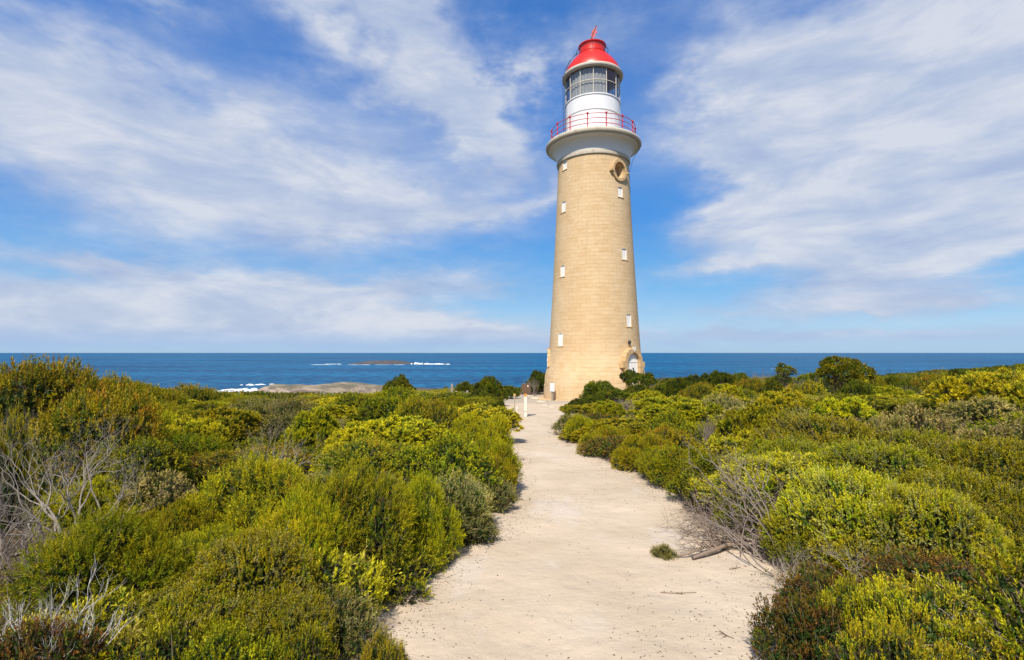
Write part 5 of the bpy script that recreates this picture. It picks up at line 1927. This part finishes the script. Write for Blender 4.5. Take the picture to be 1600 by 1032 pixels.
pathsB = []
for i in range(38):
    u0, v0 = rs.uniform(1085, 1185), rs.uniform(790, 862)
    x_, y_ = gpoint(u0, v0)
    branchy(rs, np.array([x_ + .2, y_ + .1, float(gz(x_, y_)) + .04]), unit(np.array([-1, rs.uniform(-.6, .4), rs.uniform(.0, .5)])), .26, .008, 3, pathsB, .55, -.02, .2, (2, 3), .7, zmin=float(gz(x_, y_)) + .015)
V, Fq = tube_arrays(pathsB, 5)
tag(link("brushwood", npmesh("brushwood", V, Fq, smooth=True), M_DRIFT), "heap of fine dead brushwood on the sand behind the fallen branch", "brushwood")

# long bare stems arching out of the shrubs over the bank
pathsC = []
for i in range(34):
    x0_, y0_ = at(1215, 850, 4.45).x + rs.normal(0, .14), 4.45 + rs.normal(0, .2)
    tx, ty, tz = at(rs.uniform(1080, 1180), rs.uniform(725, 850), 4.95)[:]
    z0_ = float(gz(x0_, y0_))
    st = np.array([x0_, y0_, z0_])
    en = np.array([tx, ty + rs.normal(0, .3), max(tz, z0_ + .1)])
    tt = np.linspace(0, 1, 9)[:, None]
    pts = st + (en - st) * tt + np.array([[0, 0, .10]]) * np.sin(tt * PI) + np.cumsum(rs.normal(0, .022, (9, 3)), 0)
    r0_ = rs.uniform(.004, .009)
    pathsC.append((pts, np.linspace(r0_, .003, 9)))
    for j in (5, 6, 7, 8):
        branchy(rs, pts[j].copy(), unit(en - st + rs.normal(0, .5, 3)), .16, .003, 2, pathsC, .5, .03, .2, (1, 3), .7)
V, Fq = tube_arrays(pathsC, 5)
ds = link("leaning_dead_shrub", npmesh("leaning_dead_shrub", V, Fq, smooth=True), M_GREYT)
tag(ds, "long bare grey stems sweeping from the bank above the driftwood branch", "dead shrub")

for i, (pl, lab) in enumerate([
    ([(1032, 928), (1055, 930), (1088, 931)], "thin straight stick lying crossways on the sand below the driftwood"),
    ([(1140, 896), (1150, 894), (1157, 891)], "short stick below the fork of the driftwood branch"),
    ([(1125, 993), (1135, 1000), (1147, 1005)], "bent twig among dark bits near the bottom of the path"),
    ([(655, 945), (668, 950), (676, 950)], "short forked twig at the path's left corner"),
]):
    pr = ground_paths(pl, .0045, .002)
    pp = [pr]
    for k in range(3):
        branchy(rs, pr[0][rs.randint(2, 9)].copy(), unit(np.array([rs.uniform(-1, 1), rs.uniform(-1, 1), .05])), .05, .002, 1, pp, .5, 0, .2, (1, 2), .7, zmin=float(pr[0][0][2]))
    V, Fq = tube_arrays(pp, 5)
    tag(link("stick", npmesh("stick", V, Fq, smooth=True), M_DRIFT), lab, "stick", "sticks on the sandy path")

# dry grass stalks, bottom right
pathsG = []
for i in range(95):
    b_ = at(rs.uniform(1545, 1640), 1000, rs.uniform(2.25, 2.7))
    z0_ = float(gz(b_.x, b_.y))
    d_ = unit(np.array([rs.normal(-.25, .35), rs.normal(0, .3), 1.0]))
    L_ = rs.uniform(.25, .5)
    tt = np.linspace(0, 1, 6)[:, None]
    pts = np.array([b_.x, b_.y, z0_]) + d_ * L_ * tt + np.array([[d_[0] * .5, d_[1] * .5, -.25]]) * L_ * tt ** 2
    pathsG.append((pts, np.linspace(.0022, .0008, 6)))
V, Fq = tube_arrays(pathsG, 4)
tag(link("dry_grass", npmesh("dry_grass", V, Fq), simple("straw", (.55, .50, .40), .8, .2, var=.25, vs=20)), "pale straw-coloured grass stalks in the lower right corner", "grass tuft")

# ------------------------------------------------------------------ small built things by the tower
def grounded(u, v):
    x_, y_ = gpoint(u, v)
    return x_, y_, float(path_z(x_, y_)) if path_dist(x_, y_) < .5 else float(gz(x_, y_))


x_, y_, z_ = grounded(821, 652)
sg = empty("signpost", (x_, y_, z_), RAD(4))
tag(sg, "cream post carrying a brown sign box where the path opens", "signpost")
k_ = y_ / F      # metres per photo pixel here
hp = 31 * k_
bm = bmesh.new()
add_box(bm, (0, 0, hp / 2 - .05), (4.2 * k_, 4.2 * k_, hp + .1), bevel=.012)
link("post", bmmesh("post", bm), M_POSTW, sg)
bm = bmesh.new()
add_box(bm, (0, 0, hp * .26), (4.7 * k_, 4.7 * k_, .025), bevel=.004)
link("band", bmmesh("band", bm), M_TIMBER, sg)
bm = bmesh.new()
add_box(bm, (0, 0, hp + 3 * k_), (3.9 * k_, 3.9 * k_, 6 * k_), bevel=.008)
link("neck", bmmesh("neck", bm), M_ORANGE, sg)
bm = bmesh.new()
add_box(bm, (0.5 * k_, 0, hp + 13 * k_), (13.5 * k_, 6 * k_, 14 * k_), bevel=.012)
sbx = link("sign_box", bmmesh("sign_box", bm), M_BROWN, sg)
bm = bmesh.new()
add_box(bm, (3.6 * k_, -3.06 * k_, hp + 16.5 * k_), (1.8 * k_, .01, 2.4 * k_))
link("emblem", bmmesh("emblem", bm), M_POSTW, sbx)

for (u, v, hh_, lab) in ((804, 643, 23, "thin timber stake with yellow top left of the signpost"), (807.5, 647, 11, "short pale stake beside the yellow-topped stake")):
    x_, y_, z_ = grounded(u, v)
    k_ = y_ / F
    r_ = empty("stake", (x_, y_, z_), 0)
    tag(r_, lab, "stake")
    bm = bmesh.new()
    add_box(bm, (0, 0, hh_ * k_ / 2 - .03), (1.6 * k_, 1.6 * k_, hh_ * k_ + .06), bevel=.006)
    link("shaft", bmmesh("shaft", bm), M_TIMBER if hh_ > 15 else M_POSTW, r_)
    if hh_ > 15:
        bm = bmesh.new()
        add_box(bm, (0, 0, hh_ * k_ + 1.5 * k_), (3.6 * k_, 2 * k_, 3.5 * k_), bevel=.01)
        link("marker_head", bmmesh("marker_head", bm), simple("dull_yellow", (.45, .33, .10), .7, .3), r_)

# white box on a stake at the tower foot
d, a_ = az_dir(-44)
bx, by = TX + d.x * 3.86, TY + d.y * 3.86
pp_ = Vector((bx, by, 0))
mb = empty("meter_box", (pp_.x, by - .05, float(gz(pp_.x, by)) - .0), a_ + PI / 2)
tag(mb, "white box on a brown stake against the foot of the tower", "box")
bm = bmesh.new()
add_box(bm, (0, 0, .28), (.11, .09, .62), bevel=.008)
link("stake", bmmesh("stake", bm), M_TIMBER, mb)
bm = bmesh.new()
add_box(bm, (0.0, 0, .86), (.30, .16, .54), bevel=.02)
hb_ = link("housing", bmmesh("housing", bm), M_DRUM, mb)
bm = bmesh.new()
add_box(bm, (0, -.09, .86), (.25, .02, .48), bevel=.006)
link("lid", bmmesh("lid", bm), M_DRUM, hb_)

# fence on the left before the tower
fp = [(706, 640, 24), (713, 639, 14), (730, 645, 14), (747, 652, 19), (694, 636, 12)]
fn = empty("wire_fence", (0, 0, 0))
tag(fn, "old wire fence of grey posts in the bushes left of the signpost", "fence")
tops = []
for (u, v, hpx) in sorted(fp):
    x_, y_ = gpoint(u, v)
    z_ = float(gz(x_, y_))
    h_ = hpx * y_ / F + .25
    bm = bmesh.new()
    add_box(bm, (x_, y_, z_ + h_ / 2 - .05), (.085, .085, h_ + .1), rz=.2, bevel=.01)
    link("post", bmmesh("post", bm), M_WIRE if u == 747 else M_TIMBER, fn)
    tops.append((x_, y_, z_, h_))
wires = []
for k in range(5):
    wires.append((np.array([(x_, y_ - .05, z_ + h_ * (.2 + .18 * k)) for x_, y_, z_, h_ in tops]), np.full(len(tops), .007)))
for i in range(len(tops) - 1):
    for t_ in np.linspace(0, 1, 8)[1:-1]:
        A_, B_ = tops[i], tops[i + 1]
        q0 = [A_[c] + (B_[c] - A_[c]) * t_ for c in range(4)]
        wires.append((np.array([(q0[0], q0[1] - .05, q0[2] + q0[3] * .2), (q0[0], q0[1] - .05, q0[2] + q0[3] * .92)]), np.full(2, .004)))
tubes("wire_mesh", wires, 4, M_WIRE, fn)

# loose limestone blocks round the tower and path end
def rock(x_, y_, s_, lab, seed):
    rs_ = np.random.RandomState(seed)
    bm = bmesh.new()
    bmesh.ops.create_icosphere(bm, subdivisions=2, radius=1)
    for v_ in bm.verts:
        n_ = v_.co.normalized()
        f = 1 + .25 * sin(n_.x * 3 + seed) * cos(n_.y * 4 + seed * 2) + .12 * sin(n_.z * 7 + n_.x * 5 + seed)
        q = n_ * f
        v_.co = Vector((math.copysign(abs(q.x) ** .8, q.x) * s_[0], math.copysign(abs(q.y) ** .8, q.y) * s_[1], math.copysign(abs(q.z) ** .7, q.z) * s_[2]))
    me = bmmesh("rock", bm, True)
    o = link("rock", me, M_ROCK)
    o.location = (x_, y_, float(gz(x_, y_)) + s_[2] * .35)
    o.rotation_euler = (0, 0, rs_.uniform(0, 6))
    tag(o, lab, "rock", "pale limestone rocks round the tower and path end")


RK = [(838, 624, .5, "flat pale rock slab left of the tower foot"), (846, 629, .38, "pale rock at the tower's left foot corner"), (829, 620, .3, "small pale rock left of the flat slab"),
      (845, 618, .3, "pale rock behind the flat slab"), (852, 634, .30, "flat stone in the gravel before the tower"), (862, 637, .22, "small flat stone before the meter box"),
      (795, 640, .25, "pale stone by the thin stakes"), (880, 640, .25, "pale stone at the path end by the little round bush"), (790, 646, .2, "small stone under the bush left of the signpost"),
      (872, 668, .10, "stone at the narrow right path edge"), (868, 661, .12, "knobbly stone above the narrow path edge")]
for i, (u, v, s_, lab) in enumerate(RK):
    x_, y_ = gpoint(u, v)
    rock(x_, y_, (s_, s_ * .7, s_ * .22), lab, i + 1)
